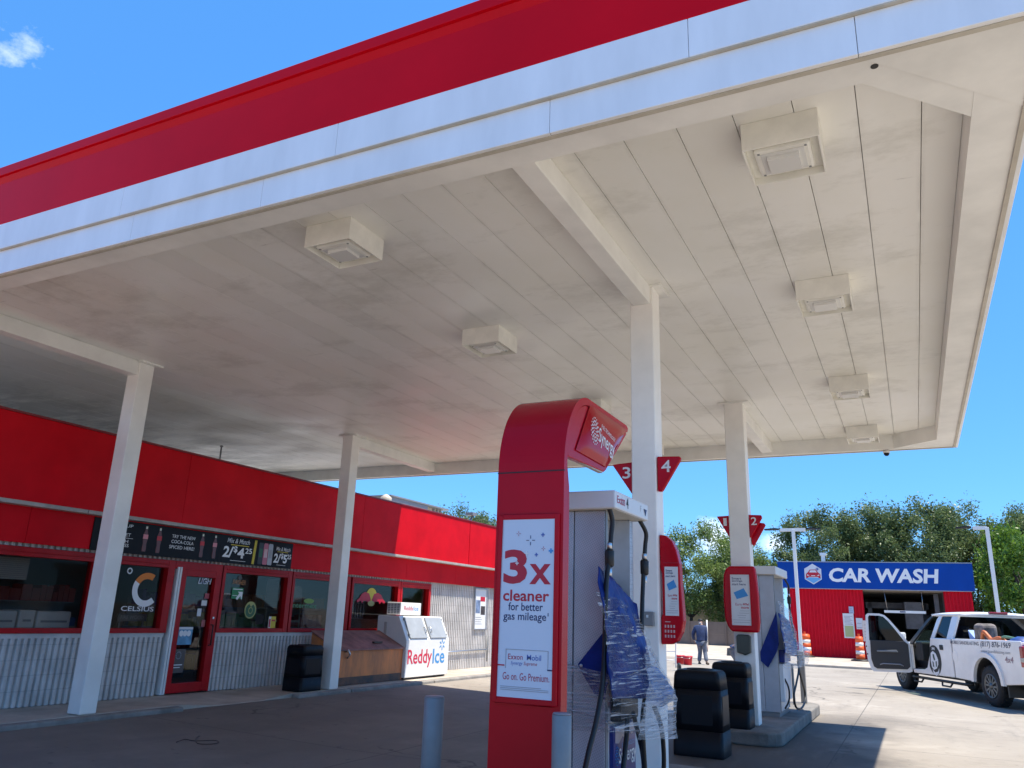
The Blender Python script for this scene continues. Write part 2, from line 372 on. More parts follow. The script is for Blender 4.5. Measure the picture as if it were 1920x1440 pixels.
ring(ZB, 5.045, .035, M_wfas, 'lower_fascia', 0, [-6.13, -4.55, -1.93, .02])
ring(5.045, 5.055, .08, M_cream, 'trim_strip', .030)
ring(5.055, 5.352, .08, M_wfas, 'white_fascia', .032, [-6.3, -3.78, -.95])
ring(5.352, 5.905, .08, M_redd, 'red_fascia', .034)
ring(5.925, 6.03, .14, M_redd, 'red_cap', .09)
cv = MB()
cv.prism([(CX0-.05, CY0-.033, 5.86), (CX0-.05, CY0-.06, 5.924), (CX0-.05, CY0-.03, 5.924)], (CX1-CX0+.1, 0, 0))
cv.build('red_cove', M_redd, can)
lipm = MB()
for a in (0, 1): lipm.box(CX0+.02, CX1-.02, (CY0+.036, CY1-.07)[a], (CY0+.07, CY1-.036)[a], ZB-.006, ZB+.006)
lipm.box(CX1-.07, CX1-.036, CY0+.07, CY1-.07, ZB-.006, ZB+.006)
lipm.build('drip_edge', M_cream, can)
# beams run out from the columns to the front and back edges
bmz = ZB+.06
for cx in (-10.1, -2.31):
    for a, b_ in ((CY0+.30, 7.60), (12.87, CY1-.17)):
        bb = MB(); xa, xb = cx-.095, cx+.095; bb.box(xa, xb, a, b_, bmz, ZD-.002)
        bb.build('beam', M_beam, can, bevel=.006)
def column(x0, x1, y0, y1, zb):
    c = B(x0, x1, y0, y1, zb, ZD-.002).build('column', M_colm, can, bevel=.012)
    B(x0-.09, x1+.09, y0-.03, y1+.09, ZD-.022, ZD-.001).build('cap_plate', M_beam, c)
    return c
column(-10.23, -9.98, 7.48, 7.73, .15); column(-10.23, -9.98, 12.62, 12.87, .15)
column(-2.44, -2.185, 7.60, 7.85, .18); column(-2.475, -2.17, 12.62, 12.87, .18)
MB().prism(disc((.10, 4.42, ZB+.004), X_, Y_, .022, .022, 12), (0, 0, .006)).build('drain_hole', M_rubber, can)

# canopy light fixtures
def fixture(x, y, label):
    t = thing('canopy_light', label, 'ceiling light', (x, y, ZD), 0, 'square light boxes under the canopy'); h = .26
    b = MB()
    for (p, q, r, s) in ((-h, h, -h, -h+.012), (-h, h, h-.012, h), (-h, -h+.012, -h+.012, h-.012), (h-.012, h, -h+.012, h-.012)): b.box(p, q, r, s, -.22, -.001)
    b.box(-h+.012, h-.012, -h+.012, h-.012, -.16, -.14); hs = b.build('housing', M_light, t, local=True, bevel=.003)
    l = MB(); l.box(-.195, .195, -.18, .18, -.205, -.16); fr = l.build('lamp_frame', M_light, t, local=True, bevel=.03)
    l2 = MB(); l2.prism([(-.15, -.14, -.206), (.15, -.14, -.206), (.15, .14, -.206), (-.15, .14, -.206)], (0, 0, -.004)); 
    l2.box(-.11, .11, -.10, .10, -.24, -.21); l2.build('lens', M_lens, fr, local=True, bevel=.012)
    for a in (-.16, .16):
        for c in (-.15, .15): B(a-.008, a+.008, c-.008, c+.008, -.209, -.204).build('screw', M_grey, fr, local=True)
rows = ('nearest', 'second', 'third', 'farthest')
for k, y in enumerate((5.34, 8.31, 11.97, 15.2)):
    fixture(-.53, y, f'square white light box, {rows[k]} of the row near the canopy right edge')
    fixture(-4.53, y, f'square white light box, {rows[k]} of the row between the two column lines')
dm = thing('security_camera', 'small white dome camera hanging under the far right canopy edge', 'camera', (-.18, 15.97, ZB))
MB().lathe([(.06, -.006), (.06, -.05), (.0, -.05)], n=16).build('mount', M_white, dm, local=True)
MB().lathe([(.05, -.05), (.045, -.08), (.025, -.10), (0, -.105)], n=16).build('dome', M_black, dm, local=True)
cond = thing('roof_pipe', 'thin dark vent pipe standing above the red store parapet', 'pipe', (-11.5, 10.65, 3.7))
MB().tube([(-11.5, 10.64, 3.7), (-11.5, 10.64, 4.48)], .016).build('pipe', M_grey, cond); MB().lathe([(.03, 0), (.035, .02), (.0, .035)], (-11.5, 10.64, 4.48), 10).build('cap', M_grey, cond)

# ------------------------------------------------------------------ store
ST = thing('convenience_store', 'long low store with red fascia, red framed windows and fluted grey walls', 'store', (-14, 10, .15))
WX = -11.2; SY0, SY1 = -3.0, 22.6
def mat_block():
    m = mat('fluted_block', (.60, .575, .55), .8, var=.2, vs=2.2, bump=.35, bs=70); t = m.node_tree; b = t.nodes['Principled BSDF']
    src = b.inputs['Base Color'].links[0].from_socket
    tc = N(t, 'ShaderNodeTexCoord'); s = N(t, 'ShaderNodeSeparateXYZ'); t.links.new(tc.outputs['Object'], s.inputs[0])
    d = N(t, 'ShaderNodeMath', operation='MULTIPLY'); t.links.new(s.outputs[2], d.inputs[0]); d.inputs[1].default_value = 1/.205
    f = N(t, 'ShaderNodeMath', operation='FRACT'); t.links.new(d.outputs[0], f.inputs[0])
    l = N(t, 'ShaderNodeMath', operation='LESS_THAN'); t.links.new(f.outputs[0], l.inputs[0]); l.inputs[1].default_value = .05
    ml = N(t, 'ShaderNodeMath', operation='MULTIPLY'); t.links.new(l.outputs[0], ml.inputs[0]); ml.inputs[1].default_value = .25
    x = N(t, 'ShaderNodeMix', data_type='RGBA'); t.links.new(ml.outputs[0], x.inputs['Factor']); t.links.new(src, x.inputs['A']); x.inputs['B'].default_value = (.10, .11, .12, 1)
    t.links.new(x.outputs['Result'], b.inputs['Base Color']); return m
M_block = mat_block()
wl = MB()
def flutes(y0, y1, z0, z1):
    wl.box(WX-.25, WX-.044, y0, y1, z0, z1)
    n = int(round((y1-y0)/.0955)); p = (y1-y0)/n
    for k in range(n):
        y = y0+p*k; wl.prism([(WX-.045, y+.022, z0), (WX-.004, y+.027, z0), (WX, y+.033, z0), (WX, y+p-.024, z0), (WX-.004, y+p-.018, z0), (WX-.045, y+p-.013, z0)], (0, 0, z1-z0))
flutes(SY0, 9.70, .15, 1.06); flutes(10.78, 17.92, .15, 1.06); flutes(17.98, SY1, .15, 2.95); flutes(4, 17.9, 2.305, 2.40)
wl.box(WX-.25, WX-.03, SY0, 17.98, 2.41, 2.95)
wl.box(WX-.25, WX-.002, SY0, 9.70, 1.06, 1.125); wl.box(WX-.25, WX-.002, 10.78, 17.92, 1.06, 1.125); wl.box(WX-.25, WX-.002, 17.92, 17.975, .15, 2.40)
wl.build('wall', M_block, ST)
sh = MB(); sh.box(-22, WX-.26, SY1-.2, SY1, .15, 3.9); sh.box(-22, WX-.26, SY0, SY0+.2, .15, 3.9); sh.box(-22.2, -22, SY0, SY1, .15, 3.9); sh.build('side_wall', M_block, ST)
rf = MB(); rf.box(-22.2, -11.12, SY0, SY1, 3.0, 3.08); rf.box(-22.2, -11.3, SY0, SY1, 3.6, 3.7); rf.build('roof', mat('roof_membrane', (.5, .48, .45), .8, var=.2), ST)
hp = MB()
for a, b_ in ((SY0, 4.6), (4.606, 7.0), (7.006, 9.4), (9.406, 11.8), (11.806, 14.2), (14.206, 16.6), (16.606, 19.0), (19.006, SY1)): hp.box(-11.15, -11.105, a, b_, 2.345, 2.93)
hp.build('header_panel', M_redp, ST, bevel=.004)
fs = MB()
for a, b_ in ((SY0, 9.5), (9.504, 14.5), (14.503, 19.4), (19.42, SY1)): fs.box(-11.3, -10.95, a, b_, 2.90, 4.085)
fas = fs.build('fascia', M_redp, ST, bevel=.006)
MB().box(-11.32, -10.93, SY0, SY1, 4.085, 4.115).build('coping', mat('dark_red_coping', (.20, .008, .012), .4), fas)
tr = MB()
for a, b_ in ((SY0, 7.75), (7.76, 13.2), (13.21, 19.2), (19.21, SY1)): tr.box(-11.10, -10.925, a, b_, 2.845, 2.90)
tr.build('trim_strip', mat('grey_white_trim', (.40, .37, .34), .5, var=.2, vs=6), fas, bevel=.004)
# windows
M_pane = glass('window_glass', (.75, .75, .74), .10, .015)
def window(y0, y1, z0=1.20, z1=2.17, left=.06, right=.06):
    f = MB(); f.box(WX-.14, WX+.03, y0-left, y0, 1.127, 2.30); f.box(WX-.14, WX+.03, y1, y1+right, 1.127, 2.30)
    f.box(WX-.14, WX+.026, y0, y1, z1, 2.30); f.box(WX-.14, WX+.026, y0, y1, 1.127, z0); f.box(WX-.14, WX+.045, y0, y1, z1+.055, z1+.068)
    wn = f.build('window', M_redframe, ST, bevel=.004)
    B(WX-.075, WX-.067, y0-.004, y1+.004, z0-.004, z1+.004).build('pane', M_pane, wn)
WINS = ((3.4, 5.55), (5.68, 8.20), (8.34, 9.57), (10.86, 12.50), (12.72, 14.42), (14.66, 16.40), (16.60, 17.80))
for a, b_ in WINS:
    if a == 8.34: window(a, b_, right=.14)
    elif a == 10.86: window(a, b_, left=.10, right=.12)
    elif a == 17.8: window(a, b_, right=.12)
    else: window(a, b_, left=.07, right=.11)
# door (slightly proud frame, white edge strips on its hinge side)
dr = MB(); dr.box(WX-.10, WX+.035, 9.86, 9.97, .17, 2.17); dr.box(WX-.10, WX+.035, 10.62, 10.75, .17, 2.17); dr.box(WX-.10, WX+.033, 9.97, 10.62, 2.06, 2.17); dr.box(WX-.10, WX+.033, 9.97, 10.62, .17, .32)
door = dr.build('door', M_redframe, ST, bevel=.006)
B(WX-.05, WX-.042, 9.966, 10.624, .316, 2.064).build('pane', M_pane, door)
jb = MB(); jb.box(WX-.10, WX+.05, 9.755, 9.795, .16, 2.20); jb.box(WX-.10, WX+.05, 9.81, 9.845, .16, 2.20); jb.build('edge_strip', M_white, door)
MB().tube([(WX+.035, 10.66, .92), (WX+.085, 10.66, .92), (WX+.085, 10.66, 1.26), (WX+.035, 10.66, 1.26)], .012).build('handle', M_rubber, door)
B(WX+.035, WX+.045, 10.665, 10.70, 1.36, 1.395).build('lock', M_steel, door)
th = MB(); th.box(WX-.14, WX+.03, 9.715, 10.79, 2.17, 2.30); th.box(WX-.14, WX+.03, 10.752, 10.79, .16, 2.17); th.build('door_frame', M_redframe, ST)
# interior
it = MB(); it.box(-21.9, WX-.30, SY0+.2, SY1-.2, .14, .16); it.build('floor', mat('store_floor', (.3, .28, .26), .4, var=.1), ST)
B(-18, -17.9, SY0+.2, SY1-.2, .16, 3.0).build('back_wall', mat('store_back_wall', (.25, .25, .26), .7), ST)
B(-17.9, WX-.3, SY0+.2, SY1-.2, 2.9, 2.99).build('ceiling', mat('store_ceiling', (.5, .5, .5), .8), ST)
random.seed(4)
pc = [(.4, .05, .04), (.05, .12, .35), (.5, .42, .1), (.08, .3, .1), (.5, .5, .5), (.35, .15, .05), (.15, .05, .2)]
PM = [mat('package_%d' % i, c, .5) for i, c in enumerate(pc)]
where = ('behind the first window from the left', 'behind the wide window left of the white column', 'behind the window beside the door', 'behind the window right of the door', 'behind the window cut by the second column', 'behind the window above the rusty bin')
for k, y in enumerate((4.2, 6.9, 8.7, 11.6, 13.5, 15.4)):
    t = thing('store_shelf', 'dim merchandise shelf with packets ' + where[k], 'shelf', (-13.4, y, .16), 0, 'merchandise shelves inside the store')
    b = MB(); b.box(-13.62, -13.58, y-.8, y+.8, .16, 1.75)
    for z in (.3, .72, 1.14, 1.54): b.box(-13.58, -13.2, y-.8, y+.8, z, z+.025)
    b.build('rack', mat('shelf_grey', (.25, .25, .26), .5) if k == 0 else bpy.data.materials['shelf_grey'], t)
    for z in (.325, .745, 1.165, 1.565):
        pk = MB(); yy = y-.78
        mi = random.randrange(7)
        while yy < y+.7:
            wd = random.uniform(.08, .2); pk.box(-13.5, -13.22, yy, yy+wd-.01, z, z+random.uniform(.14, .3)); yy += wd
        pk.build('packets', PM[mi], t)
M_cool = mat('cooler_white', (.75, .73, .68), .4, var=.1)
for k, (a, b_, z) in enumerate(((6.15, 6.98, 1.55), (7.02, 7.33, 1.43), (7.36, 7.60, 1.44), (7.63, 8.16, 1.43))):
    t = thing('merchandise_box', ('tall pale carton at the left inside the wide store window', 'pale carton second from left inside the wide store window', 'narrow pale carton between two others inside the wide store window', 'wide pale carton at the right inside the wide store window')[k], 'box', (-11.65, (a+b_)/2, .16), 0, 'pale cartons standing inside the window')
    b = MB(); b.box(-11.9, -11.45, a, b_, .16, z); b.build('carton', M_cool, t, bevel=.02)
    B(-11.449, -11.445, a+.06, b_-.06, z-.16, z-.13).build('label_strip', M_greyprint, t)
bl = MB()
for k in range(11): bl.box(-11.62, -11.60, 5.7, 7.45, 1.86+.028*k, 1.883+.028*k)
bld = bl.build('window_blind', mat('blind_grey', (.5, .46, .42), .6), None); tag(bld, 'grey slatted blind half lowered behind the wide store window', 'blind')
tl = MB(); tl.box(-12.6, -12.5, 7.3, 8.6, 2.55, 2.60)
tag(tl.build('strip_light', mat('tube_white', (.8, .8, .8), .4)), 'unlit pale strip light inside the store above the cartons', 'light')
# -------- store signs
SX = -11.1
bn = thing('promo_banner', 'long black drinks banner with bottles and prices over the door', 'banner', (SX, 10.2, 2.56))
by0, by1, bz0, bz1 = 8.0, 12.45, 2.335, 2.83
bn_board = B(SX-.004, SX+.012, by0, by1, bz0, bz1).build('board', mat('banner_black', (.006, .006, .009), .4, var=.1, spec=.15), bn)
px = SX+.0155
def bt(s, y, z, h, wd=None, m=None, bold=.004, **k): return text('lettering', s, m or M_lettw, bn, (px, y, z), Y_, Z_, h, wd, bold, **k)
bt('SPICE UP', 8.27, 2.735, .05, .42); bt('YOUR', 8.30, 2.665, .05, .24); bt('BRACKET', 8.27, 2.595, .05, .40)
B(px-.003, px, 8.27, 8.72, 2.565, 2.571).build('rule', M_lettw, bn)
bt('MARCH', 8.30, 2.495, .05, .34); bt('MADNESS', 8.28, 2.43, .05, .38)
M_coke = mat('cola_brown', (.13, .02, .012), .3); M_cap = mat('bottle_cap', (.75, .70, .55), .4)
def bottle(y, lab):
    b = MB(); z0 = 2.39; pr = [(.035, 0), (.04, .05), (.033, .12), (.045, .2), (.045, .26), (.018, .35), (.016, .37)]
    pts = [(px, y+a, z0+h) for a, h in pr]+[(px, y-a, z0+h) for a, h in pr[::-1]]
    b.prism(pts, (-.003, 0, 0)); o = b.build('printed_bottle', M_coke, bn)
    MB().prism([(px+.0015, y+s*a, 2.39+h) for s, a, h in ((1, .046, .2), (1, .046, .27), (-1, .046, .27), (-1, .046, .2))], (-.002, 0, 0)).build('bottle_label', lab, o)
    MB().prism([(px+.0015, y+s*.017, 2.39+h) for s, h in ((1, .36), (1, .40), (-1, .40), (-1, .36))], (-.002, 0, 0)).build('bottle_cap', M_cap, o)
M_lab1 = mat('bottle_label_red', (.55, .02, .03), .5); M_lab2 = mat('bottle_label_pink', (.7, .25, .28), .5)
bottle(8.95, M_lab2); bottle(9.22, M_lab1); bottle(10.13, M_lab1); bottle(10.42, M_lab2)
bt('TRY THE NEW', 9.47, 2.66, .055, .50); bt('COCA-COLA', 9.47, 2.575, .055, .47); bt('SPICED HERE!', 9.44, 2.485, .055, .53)
bt('Mix & Match', 10.70, 2.70, .085, .56, shear=.25); bt('2/', 10.62, 2.435, .20, .26, bold=.03, shear=.1); bt('$', 10.88, 2.52, .13, .09, bold=.03); bt('4', 10.98, 2.44, .19, .17, bold=.035); bt('25', 11.17, 2.535, .10, .17, bold=.02)
B(px-.003, px, 10.80, 11.25, 2.66, 2.675).build('small_print', M_yellow, bn); B(px-.003, px, 10.82, 11.2, 2.385, 2.392).build('small_print', M_lettw, bn)
MB().prism([(px, 11.36, 2.36), (px, 11.42, 2.36), (px, 11.45, 2.80), (px, 11.39, 2.80)], (-.003, 0, 0)).build('divider', M_yellow, bn)
for k, (y, c) in enumerate(((11.57, (.03, .03, .035)), (11.70, (.55, .16, .22)), (11.83, (.45, .47, .5)))):
    o = MB().prism([(px-.001*k+.001, y+a, z) for a, z in ((-.05, 2.37), (.05, 2.37), (.06, 2.39), (.06, 2.74), (.045, 2.77), (-.045, 2.77), (-.06, 2.74), (-.06, 2.39))], (-.003, 0, 0)).build('printed_can', mat('can_%d' % k, c, .35), bn)
    q = MB()
    for dd in (-.028, 0, .028): q.box(px+.0015, px+.003, y+dd-.006, y+dd+.006, 2.50, 2.66)
    q.build('can_mark', (M_green, M_lettw, M_greyprint)[k], o)
bt('Mix & Match', 11.98, 2.66, .075, .40, shear=.25); bt('2/', 11.93, 2.425, .18, .2, bold=.03, shear=.1); bt('$', 12.13, 2.5, .12, .07, bold=.03); bt('5', 12.20, 2.43, .17, .11, bold=.035); bt('25', 12.31, 2.52, .09, .11, bold=.02)
B(px-.003, px, 12.02, 12.32, 2.635, 2.647).build('small_print', M_yellow, bn); B(px-.003, px, 12.03, 12.28, 2.385, 2.392).build('small_print', M_lettw, bn)

gx = WX-.062        # decals sit on the outer face of the glass
def decal(name, label, mb, m, cat='sticker'): return tag(mb.build(name, m), label, cat)
# energy drink sign: ring, two-tone C, name
cl = thing('window_logo', 'orange and white C logo with small ring on the window left of the door', 'sign', (gx, 9.1, 1.7))
def arc(cy, cz, ra, rb, a0, a1, n=20):
    p = [(gx, cy+ra*math.cos(a0+(a1-a0)*k/n), cz+ra*math.sin(a0+(a1-a0)*k/n)) for k in range(n+1)]
    q = [(gx, cy+rb*math.cos(a0+(a1-a0)*k/n), cz+rb*math.sin(a0+(a1-a0)*k/n)) for k in range(n+1)]
    b = MB()
    for k in range(n): b.prism([p[k], p[k+1], q[k+1], q[k]], (.003, 0, 0))
    return b
arc(9.27, 1.80, .17, .27, R(60), R(150)).build('logo_top', M_orange, cl); arc(9.27, 1.80, .17, .27, R(150), R(315)).build('logo_bottom', M_lettw, cl)
arc(8.90, 2.08, .03, .05, 0, 2*math.pi).build('logo_ring', M_lettw, cl)
text('lettering', 'CELSIUS', M_lettw, cl, (gx+.002, 8.85, 1.46), Y_, Z_, .075, .62, .01)
fwd = thing('firewood_sign', 'grey FIRE WOOD plate on a stand inside the window left of the door', 'sign', (WX-.22, 9.2, 1.25))
B(WX-.24, WX-.225, 8.95, 9.5, 1.30, 1.42).build('plate', mat('plate_grey', (.16, .155, .15), .6), fwd)
text('lettering', 'FIRE WOOD', mat('plate_text', (.32, .31, .3), .6), fwd, (WX-.222, 9.0, 1.33), Y_, Z_, .06, .44, .012)
B(WX-.24, WX-.228, 8.98, 9.02, 1.0, 1.30).build('leg', bpy.data.materials['plate_grey'], fwd); B(WX-.24, WX-.228, 9.42, 9.46, 1.0, 1.30).build('leg', bpy.data.materials['plate_grey'], fwd)
dx = WX-.038
l1 = thing('beer_sign', 'blue and white LIGH lettering at the top of the door glass', 'sign', (dx, 10.4, 2.0))
text('outline', 'LIGH', M_lettw, l1, (dx, 10.30, 1.945), Y_, Z_, .105, .30, .03, .2); text('lettering', 'LIGH', mat('beer_blue', (.02, .05, .25), .5), l1, (dx+.003, 10.318, 1.957), Y_, Z_, .070, .25, -.012, .2)
dp = thing('door_poster', 'light blue poster with three white blobs at the middle of the door', 'poster', (dx, 10.2, 1.1))
B(dx, dx+.003, 10.03, 10.33, .93, 1.22).build('sheet', mat('poster_blue', (.12, .32, .5), .5, var=.3, vs=8), dp)
B(dx+.003, dx+.005, 10.03, 10.33, 1.18, 1.22).build('header', M_paper, dp); q = MB()
for k in range(3): q.prism(disc((dx+.005, 10.09+.08*k, 1.115), Y_, Z_, .045, .05, 14), (.002, 0, 0))
q.build('print', M_lettw, dp)
for k, (y, z, wd, h, m, lb) in enumerate(((10.49, 1.70, .10, .09, mat('sticker_red', (.45, .08, .1), .5), 'red sticker highest on the right of the door glass'), (10.44, 1.58, .12, .09, M_paper, 'white sticker below the red one at the door edge'), (10.37, 1.40, .09, .13, M_paper, 'upright white notice sticker above the door handle'), (10.50, 1.22, .08, .12, mat('sticker_red2', (.4, .12, .12), .5), 'small red and white sticker beside the door handle'))):
    decal('door_sticker', lb, B(dx, dx+.003, y, y+wd, z, z+h), m)
mt = thing('floor_sign', 'brown notice panel with a white ring low in the door glass', 'sign', (dx, 10.1, .6))
B(dx, dx+.003, 9.98, 10.24, .48, .86).build('sheet', mat('notice_brown', (.10, .085, .08), .6), mt); q = MB()
for k in range(12):
    a = k*math.pi/6; q.box(dx+.003, dx+.005, 10.10+.05*math.cos(a)-.008, 10.10+.05*math.cos(a)+.008, .76+.055*math.sin(a)-.008, .76+.055*math.sin(a)+.008)
q.build('ring', M_greyprint, mt); q = MB(); q.box(dx+.003, dx+.005, 10.0, 10.2, .60, .615); q.box(dx+.003, dx+.005, 10.02, 10.16, .56, .572); q.build('print', M_lettw, mt)
# window right of the door
gs = thing('arrow_poster', 'green square poster with a white arrow in the window right of the door', 'poster', (gx, 11.2, 1.85))
B(gx, gx+.003, 11.14, 11.42, 1.72, 1.92).build('sheet', M_green, gs); q = MB()
q.prism([(gx+.005, 11.40, 1.70), (gx+.005, 11.41, 1.85), (gx+.005, 11.29, 1.85), (gx+.005, 11.325, 1.815), (gx+.005, 11.25, 1.73), (gx+.005, 11.29, 1.70), (gx+.005, 11.36, 1.775)], (-.002, 0, 0)); q.build('arrow', M_lettw, gs)
q = MB(); q.box(gx+.003, gx+.005, 11.16, 11.40, 1.885, 1.90); q.box(gx+.003, gx+.005, 11.16, 11.28, 1.775, 1.783); q.build('print', M_lettw, gs)
og = thing('window_lettering', 'orange brush lettering under a small round mark in the window right of the door', 'sign', (gx, 11.3, 2.0))
text('lettering', 'SWISHER', mat('dim_orange', (.6, .25, .08), .5), og, (gx, 11.13, 1.98), (0, 1, -.02), Z_, .085, .33, .0, .15)
MB().prism(disc((gx, 11.30, 2.10), Y_, Z_, .05, .04, 16), (.003, 0, 0)).build('mark', mat('dim_grey', (.12, .12, .11), .6), og)
rl = thing('round_sticker', 'oval green sticker with yellow rim in the window right of the door', 'sticker', (gx, 11.65, 1.52))
MB().prism(disc((gx, 11.66, 1.53), Y_, Z_, .15, .155), (.003, 0, 0)).build('rim', mat('rim_yellow', (.42, .42, .14), .5), rl); MB().prism(disc((gx+.004, 11.66, 1.52), Y_, Z_, .125, .125), (.002, 0, 0)).build('field', mat('emblem_green', (.03, .12, .05), .5), rl)
MB().prism(disc((gx+.007, 11.66, 1.52), Y_, Z_, .055, .06), (.002, 0, 0)).build('ring', bpy.data.materials['rim_yellow'], rl); MB().prism(disc((gx+.010, 11.66, 1.52), Y_, Z_, .042, .047), (.002, 0, 0)).build('center', bpy.data.materials['emblem_green'], rl)
MB().prism([(gx+.007, 11.60, 1.66), (gx+.007, 11.74, 1.655), (gx+.007, 11.66, 1.585)], (.002, 0, 0)).build('peak', bpy.data.materials['rim_yellow'], rl)
yp = thing('yellow_poster', 'yellow and white sheet at the lower right of the window beside the door', 'poster', (gx, 12.3, 1.3))
B(gx, gx+.003, 12.18, 12.38, 1.205, 1.42).build('sheet', M_yellow, yp); B(gx+.003, gx+.005, 12.18, 12.245, 1.205, 1.42).build('stripe', M_paper, yp); q = MB(); q.box(gx+.005, gx+.006, 12.19, 12.235, 1.22, 1.37); q.box(gx+.003, gx+.005, 12.27, 12.36, 1.33, 1.36); q.build('print', M_redprint, yp)
bs_ = thing('notice_sheet', 'tall grey sheet of small print at the right of the window beside the door', 'poster', (gx, 12.25, 1.8))
B(gx-.02, gx-.017, 12.04, 12.40, 1.58, 2.12).build('sheet', mat('sheet_brown', (.12, .10, .09), .7, var=.4, vs=20, stretch=(1, 1, 6)), bs_); q = MB()
for k in range(16): q.box(gx-.017, gx-.015, 12.06, 12.38-(k % 3)*.03, 1.60+k*.032, 1.612+k*.032)
q.build('print', mat('sheet_dark', (.05, .04, .04), .7), bs_)
decal('window_notice', 'small grey sheet low in the window right of the door', B(gx-.02, gx-.017, 11.85, 12.06, 1.27, 1.45), mat('notice_grey', (.11, .10, .11), .7), 'poster')
it_ = thing('window_lettering', 'dim green intermex lettering in the window left of the second column', 'sign', (gx, 13.2, 1.65))
text('lettering', 'intermex', mat('dim_green', (.08, .24, .10), .5), it_, (gx, 12.78, 1.60), Y_, Z_, .09, .78, .012)
MB().prism(disc((gx, 13.30, 1.74), Y_, Z_, .16, .05, 20), (.003, 0, 0)).build('swoosh', mat('lime', (.17, .3, .03), .5), it_)
for k, (y, s_) in enumerate(((12.98, 'left'), (13.62, 'right'))):
    t = thing('dining_chair', f'cream backed chair, {s_} one of two behind the intermex window', 'chair', (-11.9, y, .16), 0, 'cream chairs inside the window')
    b = MB(); b.prism([(-11.9, y-.2, 1.72), (-11.9, y+.2, 1.72), (-11.9, y+.17, 2.0), (-11.9, y+.1, 2.05), (-11.9, y-.1, 2.05), (-11.9, y-.17, 2.0)], (-.03, 0, 0)); b.build('backrest', mat('chair_cream', (.36, .33, .28), .6) if k == 0 else bpy.data.materials['chair_cream'], t)
    for sgn in (-1, 1): MB().tube([(-11.92, y+sgn*.2, .16), (-11.92, y+sgn*.2, 1.75), (-11.92, y+sgn*.17, 2.0)], .018).build('leg', bpy.data.materials['chair_cream'], t)
    B(-12.3, -11.9, y-.2, y+.2, 1.30, 1.34).build('seat', bpy.data.materials['chair_cream'], t)
rb = thing('energy_drink_sign', 'yellow disc between two red bull shapes in the window above the rusty bin', 'sign', (gx, 15.5, 1.9))
MB().prism(disc((gx, 15.46, 1.93), Y_, Z_, .20, .17), (.003, 0, 0)).build('sun_disc', M_yellow, rb)
for s in (-1, 1):
    MB().prism([(gx+.006, 15.46+s*a, z) for a, z in ((.02, 1.84), (.10, 1.97), (.26, 2.0), (.38, 1.95), (.46, 1.86), (.56, 1.80), (.52, 1.76), (.40, 1.80), (.34, 1.74), (.30, 1.80), (.2, 1.80), (.1, 1.77), (.03, 1.80))], (-.002, 0, 0)).build('bull', M_redprint, rb)
MB().prism(disc((gx+.008, 15.46, 1.75), Y_, Z_, .13, .06), (.002, 0, 0)).build('base', mat('dim_yellow', (.4, .36, .12), .5), rb)
q = MB()
for k in range(6): q.box(-11.52, -11.50, 15.0+k*.1, 15.03+k*.1, 1.42, 1.74)
q.box(-11.52, -11.50, 15.0, 15.53, 1.74, 1.76); q.box(-11.52, -11.50, 15.0, 15.53, 1.41, 1.43)
tag(q.build('wire_rack', M_greyprint), 'white wire rack inside the window above the rusty bin', 'rack')
tag(B(-11.75, -11.55, 14.72, 16.3, 1.0, 1.40).build('counter', mat('counter_brown', (.14, .11, .10), .6)), 'low brown counter inside the window above the rusty bin', 'counter')
dpw = decal('photo_poster', 'white poster with a dark haired face beside the second column', B(gx, gx+.003, 14.12, 14.40, 1.78, 2.02), M_paper, 'poster')
# wall poster frame at the right end
wf = thing('wall_poster', 'framed portrait advertisement on the fluted wall right of the ice freezer', 'poster', (WX, 20.6, 1.74))
b = MB(); b.box(WX, WX+.05, 20.25, 20.29, 1.16, 2.32); b.box(WX, WX+.05, 20.98, 21.02, 1.16, 2.32); b.box(WX, WX+.05, 20.29, 20.98, 2.28, 2.32); b.box(WX, WX+.05, 20.29, 20.98, 1.16, 1.20); b.build('frame', M_steel, wf)
B(WX+.003, WX+.02, 20.29, 20.98, 1.20, 2.28).build('sheet', M_paper, wf)
B(WX+.02, WX+.022, 20.62, 20.9, 1.95, 2.08).build('print', M_redprint, wf)
B(WX+.02, WX+.022, 20.36, 20.62, 1.62, 1.98).build('photo_area', mat('photo_blue', (.18, .25, .4), .5, var=.5, vs=7), wf); B(WX+.02, WX+.022, 20.66, 20.92, 1.58, 1.82).build('photo_area', mat('photo_dark', (.06, .05, .05), .5, var=.5, vs=9), wf)
q = MB()
for k in range(4): q.box(WX+.02, WX+.022, 20.36, 20.7+.05*(k % 2), 1.50-.06*k, 1.515-.06*k)
q.build('small_print', M_greyprint, wf)
pp = thing('wall_pipe', 'grey pipe with a valve low on the fluted wall by the freezer', 'pipe', (WX+.06, 20, .6))
MB().tube([(WX+.05, 18.0, .60), (WX+.05, 21.1, .63)], .022).build('pipe', M_steel, pp); MB().tube([(WX+.05, 21.1, .30), (WX+.05, 21.1, .98)], .018).build('riser', M_grey, pp)
